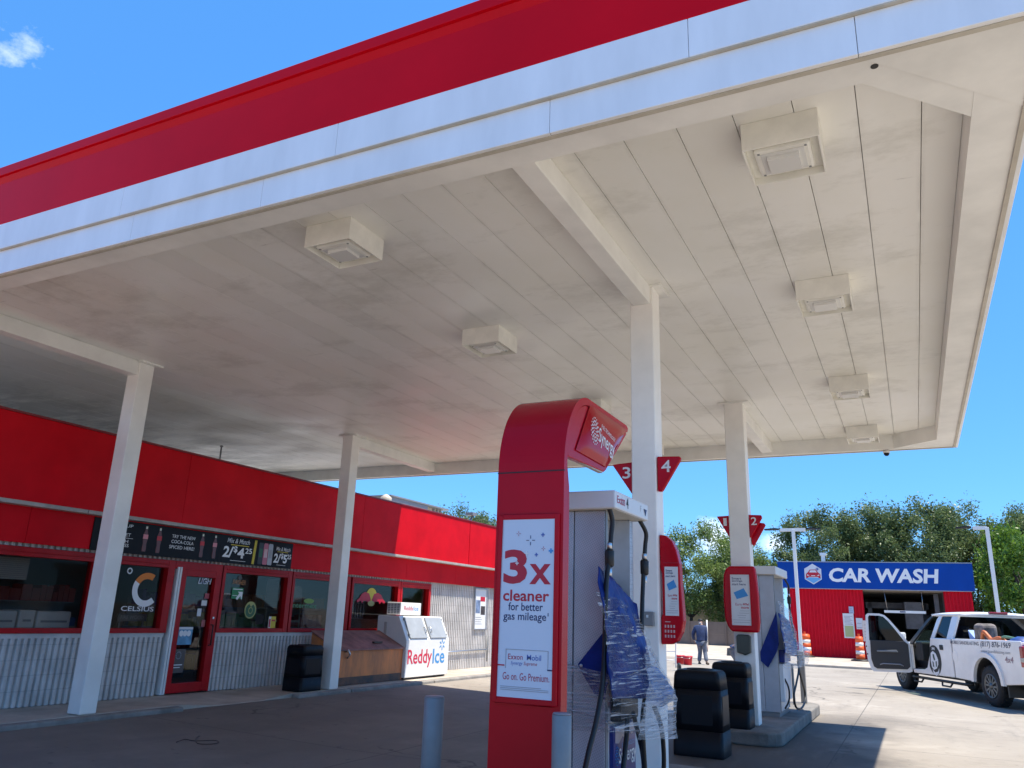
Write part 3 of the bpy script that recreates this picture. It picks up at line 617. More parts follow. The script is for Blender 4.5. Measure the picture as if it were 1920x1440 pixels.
# rooftop things
ru = thing('rooftop_unit', 'grey metal air unit on the store roof behind the red parapet', 'air conditioner', (-13.6, 19.6, 3.7))
B(-14.2, -13.0, 18.4, 20.35, 3.7, 4.72).build('cabinet', mat('unit_grey', (.26, .27, .28), .5, var=.1), ru); B(-13.9, -13.2, 20.36, 21.5, 3.7, 4.72).build('coil', M_cream, ru)
B(-14.25, -12.96, 18.35, 21.55, 4.72, 4.76).build('lid', M_grey, ru); q = MB()
for k in range(3): q.box(-13.19, -13.17, 20.95+k*.2, 21.04+k*.2, 3.75, 4.70)
q.build('grille', M_grey, ru)
rv = thing('roof_vent', 'small tan round vent on the store roof beside the air unit', 'vent', (-12.6, 17.6, 3.7))
MB().lathe([(.08, 0), (.08, .7), (.15, .7), (.16, .85), (.06, .93), (0, .95)], n=14).build('stack', M_cream, rv, local=True)
fl = thing('roof_floodlight', 'tilted floodlight arm on the store roof right of the air unit', 'floodlight', (-12.0, 20.4, 3.7))
MB().tube([(-11.8, 20.4, 3.7), (-11.6, 20.7, 4.45)], .03).build('arm', M_steel, fl); B(-11.75, -11.5, 20.5, 20.75, 4.42, 4.50).build('lamp_head', M_grey, fl)

# ------------------------------------------------------------------ things along the store front
def bin_(x0, x1, y0, y1, z0, h, label, tp=.93, cat='trash can'):
    t = thing('trash_can', label, cat, ((x0+x1)/2, (y0+y1)/2, z0), 0, 'black waste bins by the pumps')
    a, c = (x1-x0)/2, (y1-y0)/2; 
    def loop(s, z, r=.05):
        o = []
        for sx_, sy__, q0 in ((1, -1, -90), (1, 1, 0), (-1, 1, 90), (-1, -1, 180)):
            for k in range(6): q = R(q0+k*18); o.append((sx_*(a*s-r)+r*math.cos(q), sy__*(c*s-r)+r*math.sin(q), z))
        return o
    def tower(zs):
        b = MB(); rings = [[b.b.verts.new(p) for p in loop(s, z)] for s, z in zs]; n = 24
        for A, Bq in zip(rings, rings[1:]):
            for k in range(n): f = b.b.faces.new([A[k], A[(k+1) % n], Bq[(k+1) % n], Bq[k]]); f.smooth = True
        b.b.faces.new(rings[0]); b.b.faces.new(rings[-1]); return b
    tower([(.99, 0), (1.0, .02), (.99, h*.292)]).build('base', M_black, t, local=True)
    tower([(.989, h*.295), (.952, h*.762)]).build('body', M_black, t, local=True)
    tower([(.951, h*.765), (tp*.99, h*.91), (tp*.955, h*.955), (tp*.88, h*.98), (tp*.80, h*.988)]).build('lid', M_black, t, local=True)
    B(a*.90, a*.995, -.006, .006, .04, h*.29).build('seam', M_rubber, t, local=True)
    b = MB(); b.lathe([(min(a, c)*.62, h*.982), (min(a, c)*.66, h*1.0), (min(a, c)*.5, h*1.0), (min(a, c)*.46, h*.975)], n=20); b.build('opening_ring', M_rubber, t, local=True)
    pm = MB(); pm.box(-a*.62, a*.62, -c*.985, -c*.955, h*.36, h*.70); pm.build('front_panel', mat('bin_panel', (.010, .010, .013), .4, spec=.15) if 'bin_panel' not in bpy.data.materials else bpy.data.materials['bin_panel'], t, local=True, bevel=.01)
    sp = MB(); sp.box(a*.955, a*.985, -c*.7, c*.7, h*.36, h*.70); sp.build('side_panel', bpy.data.materials['bin_panel'], t, local=True, bevel=.01)
    return t
bin_(-10.46, -10.0, 11.83, 12.42, .15, .80, 'black square bin on the sidewalk against the second store column', .97)
bin_(-2.87, -2.24, 10.48, 11.0, 0, 1.02, 'nearest black bin, large and rounded, standing between the two pump islands')
bin_(-2.72, -2.2, 12.06, 12.52, .18, .88, 'black bin on the far island in front of its white column', .97)

wb = thing('firewood_bin', 'rusty brown box with sloping lid between column and ice freezer', 'storage bin', (-10.7, 14.3, .15))
def mat_rust():
    m = mat('rusty_metal', (.78, .25, .07), .6, col2=(.46, .17, .07), vs=3.5, stretch=(1, 1.6, .5), bump=.3, bs=30); return m
M_rust = mat_rust()
b = MB(); b.prism([(-10.3, 13.16, .15), (-10.3, 13.16, .80), (-10.98, 13.16, 1.12), (-10.98, 13.16, .15)], (0, 2.33, 0)); b.build('body', M_rust, wb, bevel=.01)
b = MB(); b.prism([(-10.25, 13.12, .80), (-10.25, 13.12, .825), (-10.98, 13.12, 1.17), (-10.98, 13.12, 1.145)], (0, 2.41, 0)); b.build('lid', mat('rusty_lid', (.30, .13, .10), .55, var=.5, vs=3, bump=.2, bs=20), wb, bevel=.005)
b = MB(); b.tube([(-10.29, 13.42, .78), (-10.23, 13.42, .82), (-10.2, 13.45, .74), (-10.27, 13.45, .66)], .02); b.build('latch', M_steel, wb)
B(-10.48, -10.42, 14.55, 14.85, .93, .96).build('lid_handle', M_rubber, wb)
b = MB(); b.box(-10.298, -10.292, 13.2, 15.45, .155, .30); b.build('stain_band', mat('sooty_metal', (.06, .05, .045), .7, col2=(.2, .1, .06), vs=4), wb)

ice = thing('ice_freezer', 'white slant front ReddyIce freezer with two grey doors in the sun', 'freezer', (-10.65, 16.4, .15))
b = MB(); b.prism([(-10.22, 15.48, .19), (-10.22, 15.48, .98), (-10.47, 15.48, 1.50), (-11.05, 15.48, 1.50), (-11.05, 15.48, .19)], (0, 1.86, 0)); ib = b.build('cabinet', mat('freezer_white', (.78, .78, .77), .35, var=.04), ice, bevel=.015)
b = MB(); b.box(-11.0, -10.27, 15.53, 17.29, .155, .19); b.build('plinth', M_dark, ice)
sn = Vector((.9, 0, .43)).normalized()
M_idoor = mat('freezer_door', (.34, .36, .38), .28, var=.12, vs=4)
for k in (0, 1):
    y0 = 15.62+k*.86; y1 = y0+.74
    pa = [Vector((-10.235, y0, 1.01)), Vector((-10.235, y1, 1.01)), Vector((-10.455, y1, 1.465)), Vector((-10.455, y0, 1.465))]
    pa = [p+sn*.006 for p in pa]
    d = MB().prism(pa, sn*.03).build('door', M_idoor, ice, bevel=.01)
    yh = y1-.05 if k == 0 else y0+.05
    MB().tube([(-10.27, yh, 1.14), (-10.22, yh, 1.15), (-10.28, yh, 1.27), (-10.33, yh, 1.26)], .012).build('handle', M_steel, d)
    h = MB(); yg = y0 if k == 0 else y1
    for z in (1.06, 1.40): h.box(-10.262-(z-1.0)*.48, -10.205-(z-1.0)*.48, yg-.02, yg+.02, z, z+.05)
    h.build('hinge', M_grey, d)
fx = -10.216
rl1 = text('lettering', 'Reddy', mat('ice_red', (.62, .02, .07), .5), ice, (fx, 15.56, .38), Y_, Z_, .40, 1.02, .012); text('lettering', 'Ice', M_lblue, ice, (fx, 16.62, .455), Y_, Z_, .325, .53, .012)
q = MB()
for k in range(6):
    a = k*math.pi/3+math.pi/6; c = Vector((fx, 17.02+.085*math.cos(a), .87+.085*math.sin(a))); q.prism(disc(c, Y_*math.cos(a)+Z_*math.sin(a), Y_*-math.sin(a)+Z_*math.cos(a), .045, .018, 10), (-.002, 0, 0))
q.build('snowflake', M_lblue, ice)
cb = B(-10.98, -10.60, 15.72, 16.58, 1.52, 1.80).build('compressor_box', bpy.data.materials['freezer_white'], ice, bevel=.01)
q = MB()
for i in range(4):
    for k in range(6): q.box(-10.95+i*.085, -10.89+i*.085, 15.714, 15.722, 1.55+k*.038, 1.573+k*.038)
q.build('grille', M_grey, cb)
text('lettering', 'Reddy', bpy.data.materials['ice_red'], cb, (-10.597, 15.86, 1.60), Y_, Z_, .12, .38); text('lettering', 'Ice', M_lblue, cb, (-10.597, 16.26, 1.625), Y_, Z_, .095, .20)
sp = B(-10.85, -10.78, 15.468, 15.482, 1.02, 1.36).build('side_plate', mat('freezer_grey', (.45, .43, .42), .4), ice)

# ------------------------------------------------------------------ bollards
def bollard(x, y, r, z0, h, m, label, square=False):
    t = thing('bollard', label, 'bollard', (x, y, z0), 0, 'steel posts guarding the pumps')
    if square: B(-r, r, -r, r, 0, h).build('post', m, t, local=True, bevel=.01)
    else: MB().lathe([(r, 0), (r, h-.005), (r-.006, h)], n=28).build('post', m, t, local=True)
    MB().lathe([(r*.985, h), (r*.9, h+.008), (0, h+.010)], n=28).build('cap', mat('bollard_cap', (.26, .23, .24), .4) if 'bollard_cap' not in bpy.data.materials else bpy.data.materials['bollard_cap'], t, local=True)
bollard(-3.24, 5.33, .074, 0, 1.0, M_grey, 'round grey steel bollard standing left of the red sign pillar')
bollard(-1.955, 4.69, .058, .18, .86, M_grey, 'round grey bollard right in front of the dispenser, touching the red pillar')
bollard(-2.04, 16.85, .052, .18, .93, mat('bollard_tan', (.28, .26, .23), .5), 'tan square bollard behind the hose loop on the far island', True)

# ------------------------------------------------------------------ arched sign pillar
pil = thing('sign_pillar', 'tall red arched pillar with a white 3x cleaner poster', 'sign', (-2.28, 5.0, .18))
PX0, PX1 = -2.53, -2.03
def curve(off, n=22): return [(5.32-(.47-off)*math.cos(R(90*k/n)), 2.58+(.59-off)*math.sin(R(90*k/n))) for k in range(n+1)]
out_ = [(4.85, .18)]+curve(0)+[(6.20, 3.17), (6.24, 3.15)]; inn_ = [(6.22, 3.115)]+curve(.055)[::-1]+[(4.905, 2.60), (4.945, 2.45), (4.95, 2.2), (4.95, .18)]
b = MB(); b.prism([(PX0, y, z) for y, z in out_+inn_], (PX1-PX0, 0, 0)); pb = b.build('pillar_body', M_red, pil, bevel=.006)
for k, xx in enumerate((PX1-.055, PX0+.005)):
    cv_ = [(y, z) for y, z in curve(.057) if z > 2.70]
    sp_ = MB().prism([(xx, y, z) for y, z in [(4.93, 2.66), (4.91, 2.72)]+cv_+[(6.21, 3.112), (6.21, 3.09), (5.70, 2.70), (5.66, 2.68)]], (.05, 0, 0)).build('side_panel', M_red, pil, bevel=.008)
    B(xx+.008, xx+.042, 4.96, 5.64, 2.668, 2.681).build('light_strip', M_cream, sp_)
B(PX0-.003, PX1+.003, 4.846, 4.86, 2.548, 2.556).build('seam', M_rubber, pb)
fr = MB(); 
for (a, c, z0, z1) in ((-2.508, -2.475, 1.06, 2.26), (-2.085, -2.052, 1.06, 2.26), (-2.475, -2.085, 2.225, 2.26), (-2.475, -2.085, 1.06, 1.095)): fr.box(a, c, 4.832, 4.849, z0, z1)
fr.build('poster_frame', M_red, pil, bevel=.006)
ps = B(-2.475, -2.085, 4.838, 4.849, 1.095, 2.225).build('poster', M_poster, pil)
py = 4.8365
def pt(s, x, z, h, wd, m, bold=.01, **k): return text('lettering', s, m, pil, (x, py, z), X_, Z_, h, wd, bold, **k)
pt('3', -2.455, 1.80, .225, .175, M_redprint, .035); pt('x', -2.262, 1.80, .13, .155, M_redprint, .02)
pt('cleaner', -2.452, 1.69, .073, .335, M_redprint, .018); pt('for better', -2.41, 1.63, .052, .25, M_navy, .008); pt('gas mileage', -2.445, 1.555, .065, .31, M_navy, .008); pt('1', -2.125, 1.60, .02, .006, M_navy, 0)
M_exr = mat('print_crimson', (.42, .03, .08), .5); M_sg = mat('print_mid_blue', (.08, .14, .42), .5)
q = MB(); 
for a, c, z0, z1 in ((-2.42, -2.115, 1.385, 1.388), (-2.418, -2.415, 1.27, 1.385), (-2.118, -2.115, 1.27, 1.385)): q.box(a, c, py-.001, py, z0, z1)
q.build('box_outline', M_greyprint, pil)
pt('Exxon', -2.40, 1.325, .034, .105, M_exr, .004); pt('Mobil', -2.265, 1.325, .034, .10, M_sg, .006); pt('Synergy', -2.38, 1.287, .028, .085, M_sg, 0, shear=.2); pt('Supreme', -2.287, 1.287, .028, .095, M_exr, 0, shear=.2)
q = MB(); q.box(-2.475, -2.425, py-.001, py, 1.283, 1.291); q.build('red_dash', M_redprint, pil); q = MB(); q.box(-2.12, -2.085, py-.001, py, 1.268, 1.276); q.build('blue_dash', M_navy, pil)
pt('Go on. Go Premium.', -2.435, 1.20, .045, .33, M_exr, .002); q = MB()
for k in range(3): q.box(-2.45, -2.11-.05*(k == 2), py-.001, py, 1.138+.010*k, 1.141+.010*k)
q.build('small_print', M_greyprint, pil)
def spark(x, z, s, m, fat=.2, hole=0):
    q = MB()
    for a, c in ((1, 0), (0, 1)):
        for sg in (-1, 1):
            if a: q.box(min(x+sg*s*hole, x+sg*s), max(x+sg*s*hole, x+sg*s), py-.001, py, z-s*fat, z+s*fat)
            else: q.box(x-s*fat, x+s*fat, py-.0015, py-.0005, min(z+sg*s*hole, z+sg*s), max(z+sg*s*hole, z+sg*s))
    q.build('spark', m, pil)
spark(-2.35, 2.13, .016, M_exr, .08, .3); spark(-2.26, 2.085, .032, M_navy, .06, .35); spark(-2.17, 2.12, .013, M_sg, .3); spark(-2.165, 2.03, .014, M_exr, .1, .3); spark(-2.11, 2.015, .016, M_lblue, .35); spark(-2.215, 1.99, .012, M_sg, .3)
py -= .002; spark(-2.287, 2.0, .016, M_lettw, .2); spark(-2.355, 1.935, .013, M_lettw, .2); py += .002
# moulded glossy sign face on the side of the arch
sg = MB(); n1, n2 = 16, 10
A0, A1, A2, A3 = Vector((0, 5.05, 2.73)), Vector((0, 5.69, 2.72)), Vector((0, 6.19, 3.13)), Vector((0, 5.33, 3.13))
grid = []
for i in range(n1+1):
    row = []
    for j in range(n2+1):
        s, t = i/n1, j/n2; p = (A0*(1-s)+A1*s)*(1-t)+(A3*(1-s)+A2*s)*t
        e = min(s, 1-s)*2; g_ = min(t, 1-t)*2; bul = (1-(1-min(1, e*2.2))**2)*(1-(1-min(1, g_*1.8))**2)
        row.append(sg.b.verts.new((PX1+.004+.03*bul, p.y, p.z)))
    grid.append(row)
for i in range(n1):
    for j in range(n2): f = sg.b.faces.new([grid[i][j], grid[i+1][j], grid[i+1][j+1], grid[i][j+1]]); f.smooth = True
M_gloss = mat('glossy_red_plastic', (.44, .003, .010), .12, spec=.16)
sf = sg.build('sign_face', M_gloss, pil)
rd = Vector((0, math.cos(R(-9)), math.sin(R(-9)))); ru_ = Vector((0, -rd.z, rd.y))
text('lettering', 'Synergy', M_lettw, sf, (PX1+.0365, 5.42, 2.835), rd, ru_, .15, .35, .008)
text('lettering', 'FUEL TECHNOLOGY', M_lettw, sf, (PX1+.0365, 5.49, 2.985), rd, ru_, .032, .31, .004)
q = MB()
for rr, n, s in ((.025, 6, .006), (.05, 11, .008), (.075, 15, .009), (.1, 18, .006)):
    for k in range(n): a = 2*math.pi*(k+.3*(rr > .05))/n; q.prism(disc((PX1+.0375, 5.345+rr*.8*math.cos(a), 2.93+rr*math.sin(a)), Y_, Z_, s, s, 6), (-.001, 0, 0))
q.build('dot_ring', M_lettw, sf)

# ------------------------------------------------------------------ dispensers
def mat_perf():
    m = mat('perforated_steel', (.50, .52, .56), .4, metal=.4, var=.08, vs=8); t = m.node_tree; b = t.nodes['Principled BSDF']
    tc = N(t, 'ShaderNodeTexCoord'); v = N(t, 'ShaderNodeTexVoronoi'); v.inputs['Scale'].default_value = 65; v.inputs['Randomness'].default_value = 0
    mp = N(t, 'ShaderNodeMapping'); mp.inputs['Rotation'].default_value = (0, R(30), 0); t.links.new(tc.outputs['Object'], mp.inputs[0]); t.links.new(mp.outputs[0], v.inputs['Vector'])
    l = N(t, 'ShaderNodeMapRange'); l.inputs[1].default_value = .3; l.inputs[2].default_value = .42; l.inputs[3].default_value = .55; l.inputs[4].default_value = 0; t.links.new(v.outputs['Distance'], l.inputs[0])
    src = b.inputs['Base Color'].links[0].from_socket; x = N(t, 'ShaderNodeMix', data_type='RGBA'); t.links.new(l.outputs[0], x.inputs['Factor']); t.links.new(src, x.inputs['A']); x.inputs['B'].default_value = (.24, .25, .28, 1); t.links.new(x.outputs['Result'], b.inputs['Base Color']); return m
M_perf = mat_perf()
M_dispw = mat('dispenser_white', (.70, .70, .70), .35, var=.05, vs=3)
M_dblue = mat('dispenser_blue', (.012, .03, .22), .3, var=.3, vs=3)
def dispenser(x0, x1, y0, y1, bx, by0, by1, label, hi=True):
    t = thing('fuel_dispenser', label, 'fuel pump', ((x0+x1)/2, (y0+y1)/2, .18), 0, 'white fuel dispensers'); z0 = .20
    B(x0+.02, x1-.02, y0+.02, y1-.02, .175, z0+.06).build('base', M_grey, t)
    w_ = x1-x0; b = MB()
    b.box(x0, x0+w_*.31, y0, y0+.07, z0+.05, 2.385); b.box(x0+w_*.31+.004, x0+w_*.5, y0-.012, y0+.07, z0+.05, 2.385); b.box(x0+w_*.5+.004, x1, y0, y0+.07, z0+.05, 2.385)
    b.build('end_panel', M_perf, t, bevel=.006)
    B(x0, x1, y1-.07, y1, z0+.05, 2.385).build('end_panel', M_perf, t, bevel=.006)
    B(x1+.001, x1+.008, y0-.001, y0+.04, z0+.05, 2.385).build('corner_trim', M_grey, t)
    B(x0+.05, x1-.19, y0+.07, y1-.07, 1.0, 2.385).build('core', M_dispw, t)
    B(x1-.19, x1-.182, y0+.28, y0+.31, 1.0, 2.385).build('core_rib', M_grey, t)
    B(x0+.005, x1-.012, y0+.075, y1-.075, z0+.05, .98).build('cabinet', M_dispw, t, bevel=.006)
    bo = B(bx[0], bx[1], by0, by1, 2.39, 2.525).build('bonnet', M_dispw, t, bevel=.012)
    B(bx[0]+.02, bx[1]-.02, by0+.02, by1-.02, 2.386, 2.392).build('bonnet_soffit', M_cream, t)
    return t, bo
d1, bo1 = dispenser(-2.53, -2.03, 5.66, 6.34, (-2.66, -1.92), 5.58, 6.42, 'near white dispenser behind the red arched pillar, wrapped in blue tarp')
text('lettering', 'Ex', M_exr, bo1, (-1.9175, 5.62, 2.435), Y_, Z_, .055, .085, .006); text('lettering', 'xon', M_exr, bo1, (-1.9175, 5.705, 2.43), Y_, Z_, .05, .10, .006); text('lettering', '4', mat('print_black', (.02, .02, .02), .5), bo1, (-1.9175, 5.84, 2.42), Y_, Z_, .085, .05, .01)
text('lettering', 'F', M_greyprint, bo1, (-1.9175, 6.20, 2.44), Y_, Z_, .05, .02); MB().prism([(-1.9175, 6.29, 2.475), (-1.9175, 6.37, 2.475), (-1.9175, 6.335, 2.42)], (.001, 0, 0)).build('arrow', M_navy, bo1)
# customer side of the near dispenser
cs = MB(); cs.box(-2.044, -2.0, 5.78, 6.27, .40, .86); dd = cs.build('door', M_dblue, d1, bevel=.01)
text('lettering', 'Synergy', M_lettw, dd, (-1.996, 5.86, .575), Y_, Z_, .13, .40, .012); text('lettering', 'FUEL TECHNOLOGY', M_lblue, dd, (-1.996, 5.93, .705), Y_, Z_, .03, .30, .004); q = MB()
for rr, n in ((.02, 6), (.04, 10), (.06, 13)):
    for k in range(n): a = 2*math.pi*k/n; q.box(-1.999, -1.996, 5.83+rr*.7*math.cos(a)-.004, 5.83+rr*.7*math.cos(a)+.004, .66+rr*math.sin(a)-.004, .66+rr*math.sin(a)+.004)
q.build('dot_ring', M_lblue, dd)
MB().prism([(-1.998, 5.785, .855), (-1.998, 6.265, .855), (-1.998, 6.265, .80), (-1.998, 6.16, .775), (-1.998, 6.10, .80), (-1.998, 6.02, .76), (-1.998, 5.94, .78), (-1.998, 5.86, .74), (-1.998, 5.785, .75)], (.002, 0, 0)).build('pale_reflection', mat('reflection_pink', (.46, .40, .44), .4), dd)  # ragged pinkish-white reflection on the door, painted as a pale shape
B(-2.045, -1.965, 5.80, 6.24, .885, 1.10).build('nozzle_boot', M_black, d1, bevel=.015)
B(-2.21, -2.19, 5.80, 6.22, 1.2, 1.9).build('display', M_rubber, d1)
def hose(t, pts, r=.017, breakaway=None):
    h = MB().tube(pts, r, 10).build('hose', M_rubber, t)
    if breakaway:
        p = Vector(breakaway); q = MB(); q.lathe([(.016, .11), (.02, .105), (.02, .06), (.0, .06)], p, 14); q.lathe([(.016, -.13), (.019, -.125), (.019, -.06), (.0, -.06)], p, 14); q.build('coupling', M_steel, h)
        MB().lathe([(.024, -.065), (.034, -.055), (.036, .045), (.026, .06), (.0, .06)], p, 14).build('breakaway', M_rubber, h)
def spl(pts, n=6):
    pts = [Vector(p) for p in pts]; o = []
    for i in range(len(pts)-1):
        p0, p1, p2, p3 = pts[max(i-1, 0)], pts[i], pts[i+1], pts[min(i+2, len(pts)-1)]
        for k in range(n):
            t = k/n; o.append(.5*((2*p1)+(-p0+p2)*t+(2*p0-5*p1+4*p2-p3)*t*t+(-p0+3*p1-3*p2+p3)*t**3))
    return o+[pts[-1]]
hose(d1, spl([(-1.98, 5.62, 2.39), (-1.97, 5.655, 2.31), (-1.975, 5.645, 2.2), (-1.98, 5.62, 2.05), (-1.985, 5.57, 1.86), (-1.98, 5.53, 1.66), (-1.97, 5.49, 1.42), (-1.96, 5.42, 1.18), (-1.96, 5.30, .95), (-1.98, 5.19, .74), (-2.0, 5.16, .55), (-1.98, 5.22, .36), (-1.94, 5.42, .28), (-1.94, 5.70, .45), (-1.95, 5.88, .75), (-1.95, 5.92, .93)]), .018, (-1.98, 5.62, 2.03))
hose(d1, spl([(-1.98, 6.38, 2.39), (-1.96, 6.48, 2.30), (-1.97, 6.49, 2.2), (-1.98, 6.47, 2.02), (-1.98, 6.44, 1.86), (-1.97, 6.38, 1.7), (-1.95, 6.30, 1.4), (-1.86, 6.1, 1.15), (-1.86, 6.0, .9), (-1.87, 6.06, .6), (-1.88, 6.14, .40), (-1.86, 6.24, .34), (-1.80, 6.3, .5), (-1.78, 6.22, .8), (-1.80, 6.1, .98)]), .018, (-1.975, 6.475, 2.02))
MB().tube(spl([(-1.90, 5.9, .95), (-1.90, 5.98, .84), (-1.89, 6.08, .66), (-1.9, 6.13, .5), (-1.95, 6.1, .4)]), .017, 10).build('hose', M_rubber, d1)
d2, bo2 = dispenser(-2.53, -2.06, 14.0, 15.1, (-2.66, -1.99), 13.86, 15.2, 'far white dispenser on the second island, partly covered in blue tarp')
B(-2.07, -2.0, 14.12, 14.98, .4, .98).build('door', M_dispw, d2, bevel=.01); B(-2.07, -1.98, 14.2, 14.9, 1.0, 1.2).build('nozzle_boot', M_dblue, d2, bevel=.01)
hose(d2, spl([(-2.03, 15.1, 2.39), (-1.98, 15.22, 2.25), (-1.99, 15.2, 2.05), (-1.97, 15.2, 1.7), (-1.93, 15.15, 1.4), (-1.89, 15.1, 1.1), (-1.88, 15.05, .86), (-1.88, 14.62, .66), (-1.88, 14.25, .50), (-1.88, 14.40, .32), (-1.88, 15.0, .245), (-1.88, 15.55, .30), (-1.88, 15.68, .46), (-1.88, 15.40, .64), (-1.88, 15.12, .84), (-1.89, 15.08, 1.0)]), .017, (-1.985, 15.21, 2.02))
MB().tube(spl([(-2.0, 14.2, .75), (-1.96, 14.3, .6), (-1.97, 14.32, .42), (-2.02, 14.2, .30)]), .014, 8).build('hose', M_rubber, d2)
B(-2.0, -1.97, 15.0, 15.1, .3, .95).build('side_post', M_grey, d2)

# ------------------------------------------------------------------ tarps and stretch film
def mat_film():
    m = bpy.data.materials.new('stretch_film'); m.use_nodes = True; t = m.node_tree; t.nodes.clear()
    o = N(t, 'ShaderNodeOutputMaterial'); tr = N(t, 'ShaderNodeBsdfTransparent'); tr.inputs[0].default_value = (.88, .90, .92, 1)
    g = N(t, 'ShaderNodeBsdfGlossy'); g.inputs['Roughness'].default_value = .12; g.inputs[0].default_value = (.9, .92, .95, 1)
    d = N(t, 'ShaderNodeBsdfDiffuse'); d.inputs[0].default_value = (.75, .76, .78, 1)
    tc = N(t, 'ShaderNodeTexCoord'); mp = N(t, 'ShaderNodeMapping'); mp.inputs['Scale'].default_value = (2, 1.6, 30); mp.inputs['Rotation'].default_value = (R(10), 0, 0); t.links.new(tc.outputs['Object'], mp.inputs[0])
    n = N(t, 'ShaderNodeTexNoise'); n.inputs['Scale'].default_value = 2.2; n.inputs['Detail'].default_value = 6; n.inputs['Distortion'].default_value = .9; t.links.new(mp.outputs[0], n.inputs[0])
    bp = N(t, 'ShaderNodeBump'); bp.inputs['Strength'].default_value = 1; bp.inputs['Distance'].default_value = .05; t.links.new(n.outputs[0], bp.inputs['Height']); t.links.new(bp.outputs[0], g.inputs['Normal'])
    r = N(t, 'ShaderNodeMapRange'); r.inputs[1].default_value = .53; r.inputs[2].default_value = .66; r.inputs[3].default_value = .01; r.inputs[4].default_value = .62; t.links.new(n.outputs[0], r.inputs[0])  # glossy highlights of the crinkles painted in as diffuse white streaks
    m1 = N(t, 'ShaderNodeMixShader'); t.links.new(r.outputs[0], m1.inputs[0]); t.links.new(tr.outputs[0], m1.inputs[1]); t.links.new(d.outputs[0], m1.inputs[2])
    fr = N(t, 'ShaderNodeLayerWeight'); fr.inputs[0].default_value = .35; t.links.new(bp.outputs[0], fr.inputs['Normal'])
    f2 = N(t, 'ShaderNodeMath', operation='MULTIPLY_ADD'); t.links.new(fr.outputs['Fresnel'], f2.inputs[0]); f2.inputs[1].default_value = .30; f2.inputs[2].default_value = .015
    m2 = N(t, 'ShaderNodeMixShader'); t.links.new(f2.outputs[0], m2.inputs[0]); t.links.new(m1.outputs[0], m2.inputs[1]); t.links.new(g.outputs[0], m2.inputs[2]); t.links.new(m2.outputs[0], o.inputs[0]); return m
M_film = mat_film()
M_milky = mat_film(); M_milky.name = 'milky_film'
for n_ in M_milky.node_tree.nodes:
    if n_.type == 'MAP_RANGE': n_.inputs[1].default_value = .40; n_.inputs[2].default_value = .66; n_.inputs[3].default_value = .07; n_.inputs[4].default_value = .5
from mathutils import noise as mnoise
def sheet(cols, nsub, amp, freq, name, m, thick=.004, seed=0, ax=0):
    """cols: list of rows of 3-D control points; bilinear refined, crumpled with noise"""
    H, Wd = len(cols)-1, len(cols[0])-1; b = MB(); G = []
    for i in range(H*nsub+1):
        row = []; fi = min(i/nsub, H-1e-6); a = int(fi); s = fi-a
        for j in range(Wd*nsub+1):
            fj = min(j/nsub, Wd-1e-6); c = int(fj); t = fj-c
            P = [[Vector(cols[a+p][c+q]) for q in (0, 1)] for p in (0, 1)]
            v = (P[0][0]*(1-t)+P[0][1]*t)*(1-s)+(P[1][0]*(1-t)+P[1][1]*t)*s
            k = mnoise.fractal(Vector((v.x*freq[0]+seed, v.y*freq[1], v.z*freq[2])), 1.0, 2.0, 4)
            v[ax] += amp*k; row.append(b.b.verts.new(v))
        G.append(row)
    for i in range(len(G)-1):
        for j in range(len(G[0])-1): f = b.b.faces.new([G[i][j], G[i+1][j], G[i+1][j+1], G[i][j+1]]); f.smooth = True
    o = b.build(name, m); 
    if m not in (M_film, M_milky): md = o.modifiers.new('thick', 'SOLIDIFY'); md.thickness = thick
    return o
tp = thing('tarp', 'dark blue tarp tied over the pump side of the near dispenser', 'tarp', (-1.95, 5.9, 1.4))
t1 = sheet([[(-2.02, 5.50, 1.96), (-2.03, 5.85, 1.90), (-2.02, 6.33, 1.72)], [(-1.95, 5.44, 1.52), (-1.93, 5.85, 1.50), (-1.94, 6.33, 1.46)], [(-1.90, 5.42, 1.08), (-1.82, 5.8, 1.06), (-1.80, 6.15, 1.05)]], 12, .035, (3, 5, 4), 'cover', M_tarp, seed=2)
t1.parent = tp; t1.matrix_parent_inverse = F[tp.name].inverted()
b = MB(); b.prism([(-2.03, 5.615, 1.50), (-2.215, 5.60, 1.277), (-2.20, 5.60, 1.245), (-2.09, 5.60, 1.085), (-2.02, 5.615, 1.05), (-1.96, 5.62, 1.3)], (0, .006, 0)); b.build('flap', M_tarp, tp)
MB().lathe([(.012, 0), (.012, -.004), (.005, -.004)], (-2.19, 5.60, 1.268), 10, 'Y').build('grommet', M_steel, tp)
pf = sheet([[(-1.86, 6.08, 1.27), (-1.80, 6.16, 1.26), (-1.76, 6.24, 1.18)], [(-1.84, 5.98, 1.12), (-1.76, 6.12, 1.12), (-1.70, 6.27, 1.10)], [(-1.84, 5.98, 1.02), (-1.77, 6.12, .98), (-1.71, 6.26, 1.02)]], 8, .022, (5, 6, 9), 'sky_reflection_fold', mat('tarp_sky_reflection', (.06, .20, .52), .3, var=.45, vs=9, stretch=(1, 1, 3)), seed=8); pf.parent = tp; pf.matrix_parent_inverse = F[tp.name].inverted()  # sky reflection on the wrapped tarp, put in as a paler blue sheet
fm = thing('plastic_film', 'clear crinkled stretch film wound around the near dispenser and its tarp', 'plastic wrap', (-1.9, 5.9, 1.2))
